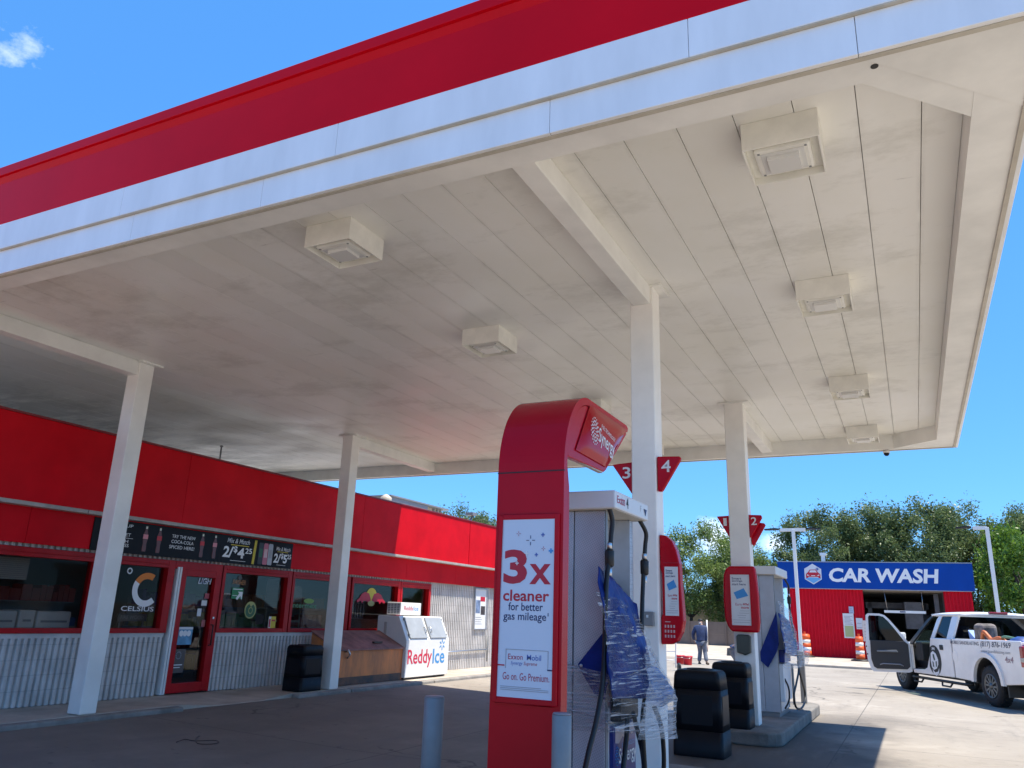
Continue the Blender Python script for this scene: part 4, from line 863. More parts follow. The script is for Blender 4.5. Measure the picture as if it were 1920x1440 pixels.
f1 = sheet([[(-1.99, 5.40, 1.78), (-1.97, 5.85, 1.74), (-1.97, 6.38, 1.58)], [(-1.91, 5.38, 1.4), (-1.88, 5.85, 1.38), (-1.90, 6.40, 1.36)], [(-1.87, 5.40, 1.08), (-1.76, 5.8, 1.08), (-1.70, 6.28, 1.12)], [(-1.93, 5.45, .86), (-1.80, 5.85, .82), (-1.70, 6.26, .80)]], 14, .028, (2, 3, 14), 'wrap', M_film, .002, 5)
f1.parent = fm; f1.matrix_parent_inverse = F[fm.name].inverted()
f4 = sheet([[(-1.86, 6.10, 1.42), (-1.85, 6.22, 1.40), (-1.90, 6.34, 1.36)], [(-1.80, 5.92, 1.24), (-1.76, 6.12, 1.24), (-1.78, 6.30, 1.22)], [(-1.74, 5.72, 1.06), (-1.69, 6.0, 1.06), (-1.68, 6.30, 1.08)], [(-1.80, 5.70, .80), (-1.70, 6.0, .78), (-1.68, 6.27, .76)]], 14, .03, (3, 4, 11), 'wrap', M_milky, .002, 12); f4.parent = fm; f4.matrix_parent_inverse = F[fm.name].inverted()
f2 = sheet([[(-2.54, 5.615, 1.32), (-2.25, 5.595, 1.27), (-1.94, 5.56, 1.22)], [(-2.54, 5.62, 1.05), (-2.25, 5.60, 1.03), (-1.95, 5.57, 1.02)], [(-2.54, 5.615, .86), (-2.25, 5.6, .83), (-1.96, 5.57, .85)]], 8, .006, (3, 3, 9), 'wrap', M_film, .002, 9, 1); f2.parent = fm; f2.matrix_parent_inverse = F[fm.name].inverted()
q = MB(); q.tube(spl([(-2.54, 5.60, 1.33), (-2.2, 5.585, 1.24), (-1.97, 5.47, 1.19), (-1.84, 5.75, 1.23), (-1.78, 6.15, 1.30)]), .007, 6); q.tube(spl([(-2.54, 5.60, 1.0), (-2.1, 5.585, .94), (-1.92, 5.55, .90), (-1.84, 5.85, .84), (-1.74, 6.2, .9)]), .007, 6); q.build('twisted_strand', M_film, fm)
tp2 = thing('tarp', 'blue tarp with a hanging pointed corner on the far dispenser', 'tarp', (-2.0, 14.3, 1.4))
b = MB(); b.prism([(-2.03, 13.93, 1.80), (-2.32, 13.93, 1.16), (-2.32, 13.93, 1.02), (-2.21, 13.93, .92), (-2.06, 13.93, 1.17), (-2.02, 13.93, 1.3)], (0, .008, 0)); b.build('flap', M_tarp, tp2)
t2 = sheet([[(-2.01, 14.0, 1.78), (-1.99, 14.6, 1.72), (-1.99, 15.1, 1.66)], [(-1.96, 13.98, 1.4), (-1.94, 14.6, 1.36), (-1.94, 15.1, 1.36)], [(-1.95, 13.98, 1.16), (-1.92, 14.6, 1.1), (-1.9, 15.1, 1.1)]], 8, .03, (3, 5, 5), 'cover', M_tarp, seed=7); t2.parent = tp2; t2.matrix_parent_inverse = F[tp2.name].inverted()
fm2 = thing('plastic_film', 'clear stretch film around the far dispenser and its hose', 'plastic wrap', (-1.95, 14.5, 1.3))
f3 = sheet([[(-2.0, 13.97, 2.0), (-1.97, 14.6, 1.9), (-1.95, 15.15, 1.8)], [(-1.94, 13.93, 1.4), (-1.89, 14.6, 1.36), (-1.86, 15.2, 1.3)], [(-1.93, 13.93, 1.16), (-1.82, 14.6, 1.16), (-1.70, 15.3, 1.18)], [(-1.96, 13.95, .93), (-1.85, 14.6, .9), (-1.74, 15.2, .95)]], 9, .03, (2, 3, 12), 'wrap', M_film, .002, 3); f3.parent = fm2; f3.matrix_parent_inverse = F[fm2.name].inverted()

# ------------------------------------------------------------------ number signs on the columns
def numsign(name_label, pts_l, num, nx, nz, nw, y, thick=.05):
    t = thing('pump_number_sign', name_label, 'sign', (pts_l[0][0], y, pts_l[0][1]), 0, 'red triangular pump number signs')
    b = MB(); b.prism([(x, y, z) for x, z in pts_l], (0, thick, 0)); b.build('plate', M_red, t, bevel=.012, seg=2)
    text('lettering', num, M_lettw, t, (nx, y-.003, nz), X_, Z_, .12, nw, .012)
numsign('red triangle sign numbered 3 left of the near column', [(-2.67, 3.135), (-2.445, 3.15), (-2.445, 2.80)], '3', -2.555, 2.98, .085, 7.66)
numsign('red triangle sign numbered 4 right of the near column', [(-2.18, 3.185), (-1.95, 3.175), (-1.935, 3.15), (-2.135, 2.83), (-2.18, 2.83)], '4', -2.135, 3.02, .095, 7.62, .06)
numsign('red triangle sign numbered 1 left of the far column', [(-2.67, 3.21), (-2.48, 3.22), (-2.48, 2.87)], '1', -2.565, 3.06, .05, 12.66)
numsign('red triangle sign numbered 2 right of the far column', [(-2.165, 3.22), (-1.98, 3.21), (-1.968, 3.17), (-2.15, 2.87), (-2.165, 2.87)], '2', -2.135, 3.06, .085, 12.62)
t = thing('pump_number_sign', 'second red triangle edge showing behind the number 2 sign', 'sign', (-2.0, 12.8, 3.1), 0, 'red triangular pump number signs')
MB().prism([(-2.165, 12.74, 3.13), (-1.96, 12.74, 3.10), (-1.94, 12.74, 3.07), (-2.13, 12.74, 2.75), (-2.165, 12.74, 2.78)], (0, .05, 0)).build('plate', M_red, t, bevel=.01)

# ------------------------------------------------------------------ red poster pods
def poster_print(t, x0, x1, z0, z1, y, m=M_paper):
    B(x0, x1, y-.006, y, z0, z1).build('poster', m, t); h = z1-z0; wd = x1-x0; yy = y-.0075
    for s, k, f in (('Smart', .90, .50), ('savings', .845, .55), ('start here', .785, .72)): text('lettering', s, M_navy, t, (x0+wd*.08, yy, z0+h*k), X_, Z_, h*.045, wd*f, .012)
    MB().prism([(x0+wd*a, yy, z0+h*b_) for a, b_ in ((.15, .64), (.68, .73), (.9, .58), (.30, .51))], (0, .001, 0)).build('printed_card', M_lblue, t)
    text('lettering', 'Earn', M_exr, t, (x0+wd*.22, yy, z0+h*.385), X_, Z_, h*.05, wd*.32, 0); text('lettering', '40¢', M_redprint, t, (x0+wd*.58, yy, z0+h*.385), X_, Z_, h*.05, wd*.34, .02); text('lettering', 'more', M_redprint, t, (x0+wd*.5, yy, z0+h*.325), X_, Z_, h*.036, wd*.40, .02)
    q = MB()
    for k, (a, c) in enumerate(((.45, .9), (.4, .9), (.3, .75), (.35, .72), (.05, .95), (.1, .9))): q.box(x0+wd*a, x0+wd*c, yy, yy+.001, z0+h*(.28-.045*k), z0+h*(.286-.045*k))
    q.build('small_print', M_greyprint, t)
pd = thing('poster_pod', 'red rounded poster frame clamped round the far column', 'sign', (-2.33, 12.5, 1.5))
oc = [(-2.575, 2.12), (-2.565, 2.30), (-2.53, 2.385), (-2.48, 2.43), (-2.10, 2.43), (-2.085, 2.30), (-2.065, 2.0), (-2.065, 1.62), (-2.085, 1.475), (-2.12, 1.47), (-2.48, 1.475), (-2.535, 1.55), (-2.57, 1.66), (-2.58, 1.9)]
MB().prism([(x, 12.47, z) for x, z in oc], (0, .145, 0)).build('shell', M_red, pd, bevel=.03, seg=3)
q = MB()
for a, c, z0, z1 in ((-2.475, -2.462, 1.555, 2.315), (-2.178, -2.165, 1.555, 2.315), (-2.462, -2.178, 2.303, 2.315), (-2.462, -2.178, 1.555, 1.567)): q.box(a, c, 12.452, 12.47, z0, z1)
q.build('poster_rim', M_red, pd); poster_print(pd, -2.462, -2.178, 1.567, 2.303, 12.4695)
tw = thing('towel_dispenser', 'dark paper towel box on the far column below the red pod', 'dispenser', (-2.32, 12.6, 1.3))
MB().prism([(x, 12.54, z) for x, z in ((-2.43, 1.41), (-2.40, 1.435), (-2.25, 1.435), (-2.22, 1.41), (-2.225, 1.18), (-2.27, 1.16), (-2.31, 1.14), (-2.35, 1.16), (-2.425, 1.175))], (0, .08, 0)).build('case', mat('smoky_plastic', (.03, .035, .028), .25), tw, bevel=.012)
pd2 = thing('poster_pod', 'tall red poster pod with curved top hanging on the right of the near column', 'sign', (-2.1, 7.8, 1.4))
oc = [(-2.182, 2.41), (-2.12, 2.40), (-2.06, 2.35), (-2.02, 2.26), (-1.99, 2.13), (-1.985, 1.95), (-1.97, 1.72), (-1.965, 1.60), (-1.985, 1.50), (-2.03, 1.42), (-2.09, 1.385), (-2.182, 1.382), (-2.182, 1.62), (-2.165, 1.66), (-2.165, 2.03), (-2.182, 2.10)]
MB().prism([(x, 7.66, z) for x, z in oc], (0, .12, 0)).build('shell', M_red, pd2, bevel=.012, seg=2)
B(-2.15, -2.0, 7.652, 7.662, 2.135, 2.14).build('seam', M_redprint, pd2)
poster_print(pd2, -2.135, -2.005, 1.645, 2.10, 7.66)
q = MB()
for i in range(4):
    for k in range(3): q.box(-2.145+.028*i, -2.131+.028*i, 7.655, 7.661, 1.445+.045*k, 1.470+.045*k)
q.box(-2.14, -2.09, 7.655, 7.661, 1.585, 1.592); q.build('icon_grid', mat('icon_pink', (.62, .40, .40), .5), pd2)
eb = thing('junction_box', 'small grey electrical box on the near column behind the dispenser', 'electrical box', (-2.27, 7.57, 1.6)); B(-2.315, -2.225, 7.545, 7.598, 1.545, 1.675).build('box', M_grey, eb, bevel=.006); B(-2.29, -2.27, 7.54, 7.546, 1.62, 1.645).build('knob', M_steel, eb)
wr = MB(); wr.tube(spl([(-7.83, 7.19, .012), (-7.9, 7.38, .014), (-7.73, 7.37, .014), (-7.59, 7.53, .014), (-7.44, 7.46, .016), (-7.42, 7.33, .014), (-7.56, 7.26, .014), (-7.75, 7.4, .03), (-7.99, 7.68, .012)]), .0045, 6)
for v in wr.b.verts: v.co.z += .045
tag(wr.build('wire', M_rubber), 'loose curl of black wire lying on the dark paving', 'wire')

# ------------------------------------------------------------------ car wash
CWR = R(6); cw = thing('car_wash', 'red ribbed car wash hall with a blue CAR WASH sign band', 'car wash', (-4.87, 44.2, 0), CWR)
M_ribr = mat('ribbed_red', (.60, .003, .018), .4, var=.1, vs=2, spec=.15)
def ribs(b, u0, u1, z0, z1, y=0):
    n = max(1, int(round((u1-u0)/.16))); p = (u1-u0)/n; b.box(u0, u1, y+.03, y+.2, z0, z1)
    for k in range(n): x = u0+p*k; b.prism([(x+.02, y+.031, z0), (x+.045, y-.005, z0), (x+p-.045, y-.005, z0), (x+p-.02, y+.031, z0)], (0, 0, z1-z0))
for u0, u1 in ((-.95, 2.65), (6.28, 7.5)): b = MB(); ribs(b, u0, u1, .05, 3.44); b.build('wall', M_ribr, cw, local=True)
B(-1.35, 7.62, -.22, .25, 3.44, 4.74).build('sign_band', M_blue, cw, local=True, bevel=.02)
q = MB(); q.box(-1.36, 7.63, -.235, .26, 4.74, 4.78); q.box(-1.0, 7.5, -.20, .0, 3.41, 3.44); q.build('band_edge', mat('edge_grey', (.3, .34, .42), .4), cw, local=True)
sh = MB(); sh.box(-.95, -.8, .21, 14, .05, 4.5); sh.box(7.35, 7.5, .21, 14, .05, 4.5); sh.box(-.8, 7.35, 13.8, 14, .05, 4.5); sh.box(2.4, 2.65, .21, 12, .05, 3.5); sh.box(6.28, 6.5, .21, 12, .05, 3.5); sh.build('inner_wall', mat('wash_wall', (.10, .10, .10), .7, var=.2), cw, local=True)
B(-.95, 7.5, .26, 14, 4.5, 4.6).build('roof', M_grey, cw, local=True); B(2.66, 6.27, .21, 12, 3.36, 3.43).build('ceiling', mat('wash_ceiling', (.25, .22, .18), .7), cw, local=True)
text('lettering', 'CAR WASH', M_lettw, cw, (1.12, -.226, 3.76), X_, Z_, .70, 5.02, .035, .12, True, 1.0)
q = MB(); q.prism([(.36+.47*math.sin(k*math.pi/3), -.224, 4.14+.52*math.cos(k*math.pi/3)) for k in range(6)], (0, -.01, 0)); hx = q.build('logo_hexagon', mat('logo_pale', (.62, .64, .70), .4), cw, local=True)
MB().prism([(x, -.238, z) for x, z in ((-.01, 3.96), (-.01, 3.90), (.36, 3.68), (.73, 3.90), (.73, 3.96))], (0, -.003, 0)).build('logo_water', mat('logo_water', (.13, .38, .70), .4), hx, local=True)
cl_ = MB(); cl_.prism([(x, -.242, z) for x, z in ((.02, 3.94), (.02, 4.14), (.12, 4.22), (.22, 4.36), (.52, 4.36), (.60, 4.22), (.71, 4.14), (.71, 3.94), (.62, 3.94), (.60, 4.0), (.13, 4.0), (.11, 3.94))], (0, -.003, 0)); cl_.build('logo_car', M_redprint, hx, local=True)
MB().prism([(x, -.246, z) for x, z in ((.17, 4.22), (.25, 4.33), (.49, 4.33), (.55, 4.22))], (0, -.003, 0)).build('logo_screen', bpy.data.materials['logo_pale'], hx, local=True)
q = MB(); q.prism([(x, -.246, z) for x, z in ((.06, 4.12), (.2, 4.06), (.08, 4.06))], (0, -.003, 0)); q.prism([(x, -.246, z) for x, z in ((.67, 4.12), (.53, 4.06), (.65, 4.06))], (0, -.003, 0)); q.box(.27, .46, -.249, -.246, 4.04, 4.07); q.build('logo_lamps', M_lettw, hx, local=True)
MB().prism([(.58+r_*math.sin(k*math.pi/4), -.25, 4.39+r_*math.cos(k*math.pi/4)) for k, r_ in enumerate((.11, .03)*4)], (0, -.003, 0)).build('logo_star', M_blue, hx, local=True)
vt = MB(); vt.box(.82, 1.02, .6, .8, 4.6, 5.15); vt.box(.76, 1.08, .54, .86, 5.15, 5.28); vt.build('roof_vent', M_white, cw, local=True)
b = MB(); b.box(3.55, 5.4, -.05, .0, 2.33, 2.45); hb = b.build('clearance_bar', M_white, cw, local=True); B(4.25, 4.5, -.054, -.05, 2.36, 2.42).build('bar_print', M_navy, hb, local=True)
q = MB(); q.tube([(3.7, -.02, 2.45), (3.62, -.02, 3.42)], .01, 6); q.tube([(5.3, -.02, 2.45), (5.3, -.02, 3.42)], .01, 6); q.build('hanger', M_steel, hb, local=True)
q = MB(); q.box(3.0, 3.2, 3, 3.3, .05, 2.9); q.box(5.6, 5.8, 3, 3.3, .05, 2.9); q.box(2.9, 5.9, 3, 3.3, 2.6, 2.9); q.box(4.6, 5.4, 1.2, 1.6, 1.6, 2.9); q.box(5.9, 6.1, .6, .8, .05, 3.3); q.lathe([(.35, .1), (.4, 1.0), (.35, 2.3)], (5.6, 2.2, 0), 12); q.build('wash_gantry', mat('gantry_grey', (.10, .10, .11), .5, var=.3), cw, local=True)
def cwp(u, z, off): return F[cw.name] @ Vector((u, off, z))
def notice(label, u0, u1, z0, z1, m, lines, m2=None, sp=None):
    t = thing('wall_notice', label, 'notice', tuple(cwp((u0+u1)/2, z0, -.03)), CWR); hw = (u1-u0)/2
    B(-hw, hw, -.02, .005, 0, z1-z0).build('board', m, t, local=True); h = z1-z0
    if m2: B(-hw+.05, hw-.05, -.024, -.02, .06, h*.5).build('lower_print', m2, t, local=True)
    q = MB()
    for k in range(lines): q.box(-hw*.75, hw*(.75-.2*(k % 3)), -.026, -.024, h*(.55 if m2 else .12)+k*h*(.38 if m2 else .8)/lines, h*(.55 if m2 else .12)+k*h*(.38 if m2 else .8)/lines+.018)
    q.build('small_print', M_greyprint, t, local=True)
notice('large white notice board with a pale green lower half on the car wash', 1.62, 2.12, 1.06, 2.24, M_paper, 7, mat('notice_green', (.42, .47, .22), .6))
notice('small blue headed notice above the large one on the car wash', 1.93, 2.15, 2.245, 2.58, mat('notice_blue', (.40, .46, .60), .6), 3)
notice('small white notice with a dark emblem beside the large board', 2.22, 2.52, 1.5, 2.03, M_paper, 2)
sb = thing('menu_board', 'pale pink price board on a post at the car wash entrance', 'sign', tuple(cwp(2.72, 0, -.9)), CWR)
B(-.28, .28, -.03, .03, .95, 1.92).build('board', mat('board_pink', (.60, .54, .50), .6, var=.1), sb, local=True); B(-.04, .04, .031, .09, .1, 1.6).build('post', M_grey, sb, local=True); q = MB()
for k in range(5): q.box(-.2, .15-.1*(k % 2), -.034, -.031, 1.1+.15*k, 1.125+.15*k)
q.build('small_print', M_greyprint, sb, local=True)
kb_ = thing('entry_pier', 'low tan concrete pier at the car wash entrance', 'pier', tuple(cwp(2.95, 0, -1.0)), CWR); B(-.22, .3, -.25, .25, .1, .95).build('pier', M_cream, kb_, local=True, bevel=.02); B(-.25, .33, -.28, .28, .95, .99).build('cap', M_walk, kb_, local=True, bevel=.01)
def drum(loc, label, wide=1):
    t = thing('traffic_drum', label, 'traffic drum', loc, .1, 'orange construction drums'); z = 0
    MB().lathe([(.42, 0), (.42, .05), (.30, .08)], n=18).build('base', M_rubber, t, local=True)
    for k, (z0, z1, c) in enumerate(((.08, .30, 0), (.30, .46, 1), (.46, .66, 0), (.66, .82, 1), (.82, 1.06, 0))):
        r = .30-.05*z0; r2 = .30-.05*z1; MB().lathe([(r*wide, z0), (r2*wide, z1)], n=18).build('band', (M_drum, M_drumw)[c], t, local=True)
    MB().lathe([(.24*wide, 1.06), (.2*wide, 1.09), (0, 1.09)], n=18).build('top', M_drum, t, local=True); B(-.05, .05, -.02, .02, 1.09, 1.2).build('handle', M_drum, t, local=True)
M_drum = mat('drum_orange', (.75, .11, .02), .45, var=.1); M_drumw = mat('drum_white', (.72, .70, .68), .4, var=.1)
drum((-5.0, 43.2, .1), 'orange and white drum beside the tall white lamp pole', .92)
drum((-2.42, 41.4, .1), 'orange and white drum at the car wash entrance beside the price board', .66)

# ------------------------------------------------------------------ lamp poles
def pole(x, y, h, arms, label, z0=.1):
    t = thing('lamp_post', label, 'street lamp', (x, y, z0), 0, 'white parking lot lamps')
    B(-.075, .075, -.075, .075, 0, h).build('pole', M_white, t, local=True, bevel=.01); B(-.16, .16, -.16, .16, -.08, .06).build('base', M_walk, t, local=True)
    for s, L in arms:
        B(min(0, s*L*.45), max(0, s*L*.45), -.06, .06, h-.10, h+.05).build('arm', M_white, t, local=True)
        MB().prism([(s*L*.5, -.15, h-.02), (s*L*.62, -.19, h), (s*L, -.14, h-.03), (s*L, .14, h-.03), (s*L*.62, .19, h), (s*L*.5, .15, h-.02)], (0, 0, .06)).build('lamp_head', M_rubber, t, local=True)
pole(-4.95, 41.0, 6.0, ((-1, 1.35), (1, 1.25)), 'white lamp post with two dark heads left of the car wash')
pole(3.22, 40.5, 5.9, ((-1, 1.2),), 'white lamp post with one dark head right of the car wash')

# ------------------------------------------------------------------ walls, trees, hedge
bw = thing('boundary_wall', 'low brown panelled wall behind the walking man', 'wall', (-14, 56, 0)); b = MB()
for k in range(24): b.box(-34+k*1.25, -34+k*1.25+1.235, 56, 56.12, 0, .82); b.box(-34+k*1.25, -34+k*1.25+1.235, 56, 56.12, .83, 1.62)
b.build('panel', mat('wall_brown', (.19, .145, .12), .75, var=.2, vs=1), bw); b = MB()
for k in range(25): b.box(-34.06+k*1.25, -33.94+k*1.25, 55.94, 56.0, 0, 1.66)
b.build('posts', mat('wall_post', (.16, .12, .10), .75), bw)
hb_ = thing('beige_house', 'plain beige building wall half hidden under the light green tree', 'house', (-16, 66, 0)); B(-26, -12.5, 66, 70, 0, 3.6).build('wall', mat('stucco', (.30, .26, .17), .8, var=.1, vs=.5), hb_); B(-26.4, -12.1, 65.6, 70.4, 3.6, 3.8).build('roof', mat('house_roof', (.12, .10, .09), .8), hb_)
wp = MB(); wp.tube([(-12.3, 54, 0), (-12.3, 54, 1.72)], .05, 8); tag(wp.build('white_post', M_white), 'thin white post in front of the brown wall beside the walking man', 'post')

def leafmat(name, c1, c2, tr=.25):
    m = bpy.data.materials.new(name); m.use_nodes = True; t = m.node_tree; t.nodes.clear(); o = N(t, 'ShaderNodeOutputMaterial')
    tc = N(t, 'ShaderNodeTexCoord'); n = N(t, 'ShaderNodeTexNoise'); n.inputs['Scale'].default_value = 1.4; n.inputs['Detail'].default_value = 4; t.links.new(tc.outputs['Object'], n.inputs[0])
    r = N(t, 'ShaderNodeMapRange'); r.inputs[1].default_value = .38; r.inputs[2].default_value = .64; t.links.new(n.outputs[0], r.inputs[0])
    x = N(t, 'ShaderNodeMix', data_type='RGBA'); x.inputs['A'].default_value = (*c1, 1); x.inputs['B'].default_value = (*c2, 1); t.links.new(r.outputs[0], x.inputs['Factor'])
    d = N(t, 'ShaderNodeBsdfPrincipled'); d.inputs['Roughness'].default_value = .45; d.inputs['Specular IOR Level'].default_value = .4; t.links.new(x.outputs['Result'], d.inputs['Base Color'])
    tl = N(t, 'ShaderNodeBsdfTranslucent'); t.links.new(x.outputs['Result'], tl.inputs[0]); mx = N(t, 'ShaderNodeMixShader'); mx.inputs[0].default_value = tr
    t.links.new(d.outputs[0], mx.inputs[1]); t.links.new(tl.outputs[0], mx.inputs[2]); t.links.new(mx.outputs[0], o.inputs[0]); return m
L_oak = leafmat('oak_leaves', (.075, .12, .04), (.18, .235, .09), .36); L_pale = leafmat('pale_leaves', (.12, .18, .05), (.22, .30, .08), .38); L_bright = leafmat('bright_leaves', (.08, .16, .02), (.15, .26, .03), .35); L_hedge = leafmat('hedge_leaves', (.14, .15, .03), (.24, .22, .05), .3)
M_bark = mat('bark', (.06, .048, .038), .85, var=.3, vs=6)
def crown_mesh(name, rng, rad, zc, n, leaf, K, m, spiky=0.0, keep=.62):
    rx, ry, rz = rad; cs_ = []
    for k in range(K):
        while True:
            v = Vector((rng.uniform(-1, 1), rng.uniform(-1, 1), rng.uniform(-1, 1)))
            if .35 < v.length < 1: break
        cs_.append((Vector((v.x*rx, v.y*ry, v.z*rz+zc)), rng.uniform(.16, .34)))
    vs, fs_ = [], []
    for k in range(n):
        c, s = rng.choice(cs_); d = Vector([max(-1.7, min(1.7, rng.gauss(0, q))) for q in (1, 1, .8)])*s*.45
        p = c+Vector((d.x*rx, d.y*ry, d.z*rz+ (min(1.5, abs(rng.gauss(0, 1)))*spiky if rng.random() < .2 else 0)))
        if p.z < .9: continue
        l = leaf*rng.uniform(.5, 1.3); a = Vector((rng.gauss(0, 1), rng.gauss(0, 1), rng.gauss(0, 1))).normalized(); b_ = a.orthogonal().normalized(); b_ = Matrix.Rotation(rng.uniform(0, 6.28), 3, a) @ b_; c2 = a.cross(b_)
        i = len(vs); vs += [p-b_*l, p+c2*l*.45, p+b_*l, p-c2*l*.45]; fs_.append((i, i+1, i+2, i+3))
    me = bpy.data.meshes.new(name); me.from_pydata([tuple(v) for v in vs], [], fs_); me.materials.append(m); return me, cs_
def trunk_mesh(name, rng, h, cs_, r=.16):
    b = MB(); top = Vector((rng.uniform(-.2, .2), rng.uniform(-.2, .2), h)); b.tube([(0, 0, -.1), (0, 0, h*.4), tuple(top)], [r, r*.8, r*.6], 8)
    for c, s in rng.sample(cs_, min(9, len(cs_))): mid = top.lerp(c, .5)+Vector((rng.uniform(-.3, .3), rng.uniform(-.3, .3), .2)); b.tube([tuple(top*.85), tuple(mid), tuple(c)], [r*.5, r*.3, r*.08], 6)
    bmesh.ops.recalc_face_normals(b.b, faces=b.b.faces); me = bpy.data.meshes.new(name); b.b.to_mesh(me); b.b.free(); me.materials.append(M_bark); return me
rng = random.Random(11)
KINDS_ = {}
for key, (rad, zc, n, leaf, K, m, spk, th, kp) in dict(oak1=((3.4, 3.0, 3.9), 6.6, 34000, .105, 80, L_oak, .35, 2.6, .6), oak2=((3.0, 2.8, 4.3), 6.5, 32000, .105, 74, L_oak, .45, 2.6, .6), pale=((3.6, 3.2, 3.6), 5.2, 26000, .10, 76, L_pale, .25, 2.2, .6), bright=((2.3, 2.2, 2.2), 3.1, 14000, .10, 40, L_bright, .2, 1.6, .6), hedge=((1.5, .9, .8), 1.1, 6000, .07, 26, L_hedge, .1, .8, .6)).items():
    cm, cc = crown_mesh('crown_'+key, rng, rad, zc, n, leaf, K, m, spk); KINDS_[key] = (cm, trunk_mesh('trunk_'+key, rng, th, cc, .17 if key != 'hedge' else .05))
def tree(key, x, y, s, rz, label, cat='tree', group='trees behind the lot', name='tree', sz=None):
    t = thing(name, label, cat, (x, y, 0), rz, group); t.scale = (s, s, (sz or s)*(.94 if 'oak' in key else 1))
    for nm, me in (('crown', KINDS_[key][0]), ('trunk', KINDS_[key][1])): o = bpy.data.objects.new(nm, me); COL.objects.link(o); o.parent = t
tree('oak1', -5.6, 63, 1.0, 0, 'dark oak rising behind the left end of the car wash sign')
tree('oak2', -2.2, 66, 1.02, 2, 'tall dark oak behind the C of the car wash sign')
tree('oak1', 1.0, 64, 1.04, 4, 'dark oak behind the middle of the car wash sign')
tree('oak2', 3.9, 66, 1.0, 1, 'dark oak behind the right end of the car wash sign')
tree('oak1', 6.9, 65, .98, 5, 'dark oak behind the single headed lamp post')
tree('oak2', 10.2, 66, 1.0, 3, 'dark oak at the far right edge of the photo')
tree('pale', -14.9, 60, 1.0, 0, 'pale green spreading tree seen just right of the near column')
tree('pale', -11.6, 61, .92, 2.4, 'pale green tree directly behind the far column')
tree('oak1', -18.5, 60, .85, 1.5, 'grey green tree glimpsed left of the near column')
tree('oak2', -12.6, 63, .55, 2.7, 'low dark tree under the pale green one by the wall')
tree('oak2', -35.5, 60, 1.02, .4, 'slim tree seen above the store roof next to the air unit')
tree('oak1', -32.6, 60, .98, 2.2, 'tree seen above the store roof touching the red pillar')
tree('bright', 5.0, 46.5, 1.0, 0, 'bright sunlit green tree beside the right hand lamp post', sz=1.25)
for k, (x, y, s) in enumerate(((3.1, 42.5, 1.0), (5.6, 42.9, 1.1))): tree('hedge', x, y, s, k*2.0, ('yellow green shrub behind the truck roof at the lamp post', 'yellow green shrub at the right edge behind the truck')[k], 'shrub', 'yellow green shrubs behind the truck', 'shrub', s*1.15)

# ------------------------------------------------------------------ pickup truck (local: x forward, y left)
A_ = Vector((1.39, 21.5, 0)); Dv = Vector((-.41129, .9115, 0)); Nv = Vector((-.9115, -.41129, 0)); O_ = A_-Nv*1.07
tk = thing('pickup_truck', 'white extended cab pickup with open driver door and blue side lettering', 'pickup truck', tuple(O_), math.atan2(Dv.y, Dv.x))
M_tw = mat('truck_white', (.88, .86, .83), .24, var=.09, vs=2.5, coat=.4); M_tglass = glass('truck_glass', (.10, .13, .15), 1.0, .02); M_trim = mat('truck_trim', (.03, .03, .032), .5)
YS = 1.10
def arch(cx, r, z, n=12): return [(cx+r*math.cos(math.pi*k/n), z+r*math.sin(math.pi*k/n)) for k in range(n+1)]
def side(pts, y0, y1, name, m, p=None, bevel=.02): return MB().prism([(s, y0, z) for s, z in pts], (0, y1-y0, 0)).build(name, m, p or tk, local=True, bevel=bevel)
for sg_ in (1, -1):
    a, c = (YS-.04, YS) if sg_ > 0 else (-YS, -YS+.04)
    B(-1.37, 1.50, min(sg_*(YS-.15), sg_*(YS-.04)), max(sg_*(YS-.15), sg_*(YS-.04)), 1.35, 1.405).build('bed_rail', M_tw, tk, local=True, bevel=.01)
    wq = MB()
    for k in range(12):
        q0, q1 = math.pi*k/12, math.pi*(k+1)/12; y_ = sg_*(YS-.045); wq.prism([(.04+.565*math.cos(q0), y_, .46+.565*math.sin(q0)), (.04+.565*math.cos(q1), y_, .46+.565*math.sin(q1)), (.04+.60*math.cos(q1), y_, .46+.60*math.sin(q1)), (.04+.60*math.cos(q0), y_, .46+.60*math.sin(q0))], (0, -sg_*.36, 0))
    wq.build('wheel_well', M_trim, tk, local=True)
    side([(-1.42, .62), (-1.40, 1.0), (-1.37, 1.43), (1.50, 1.41), (1.50, .50)]+arch(.04, .57, .46)[0:0]+[(.62, .48)]+arch(.04, .56, .48)[1:-1]+[(-.53, .48), (-.62, .50), (-1.30, .56)], a, c, 'bed_side', M_tw)
    fl_ = MB(); n = 14; ya, yb = (YS-.02, YS+.045) if sg_ > 0 else (-YS-.045, -YS+.02)
    for k in range(n):
        q0, q1 = math.pi*k/n, math.pi*(k+1)/n; P = lambda r, q: (.04+r*math.cos(q), .48+r*math.sin(q))
        fl_.prism([(P(.56, q0)[0], ya, P(.56, q0)[1]), (P(.56, q1)[0], ya, P(.56, q1)[1]), (P(.66, q1)[0], ya, P(.66, q1)[1]), (P(.66, q0)[0], ya, P(.66, q0)[1])], (0, yb-ya, 0))
    fl_.build('fender_flare', M_tw, tk, local=True)
B(-1.40, 1.48, -YS+.14, YS-.14, .78, .82).build('bed_floor', M_trim, tk, local=True); B(1.42, 1.50, -YS+.14, YS-.14, .82, 1.41).build('bed_front', M_tw, tk, local=True)
B(-1.44, -1.37, -YS+.15, YS-.15, .72, 1.43).build('tailgate', M_tw, tk, local=True, bevel=.02)
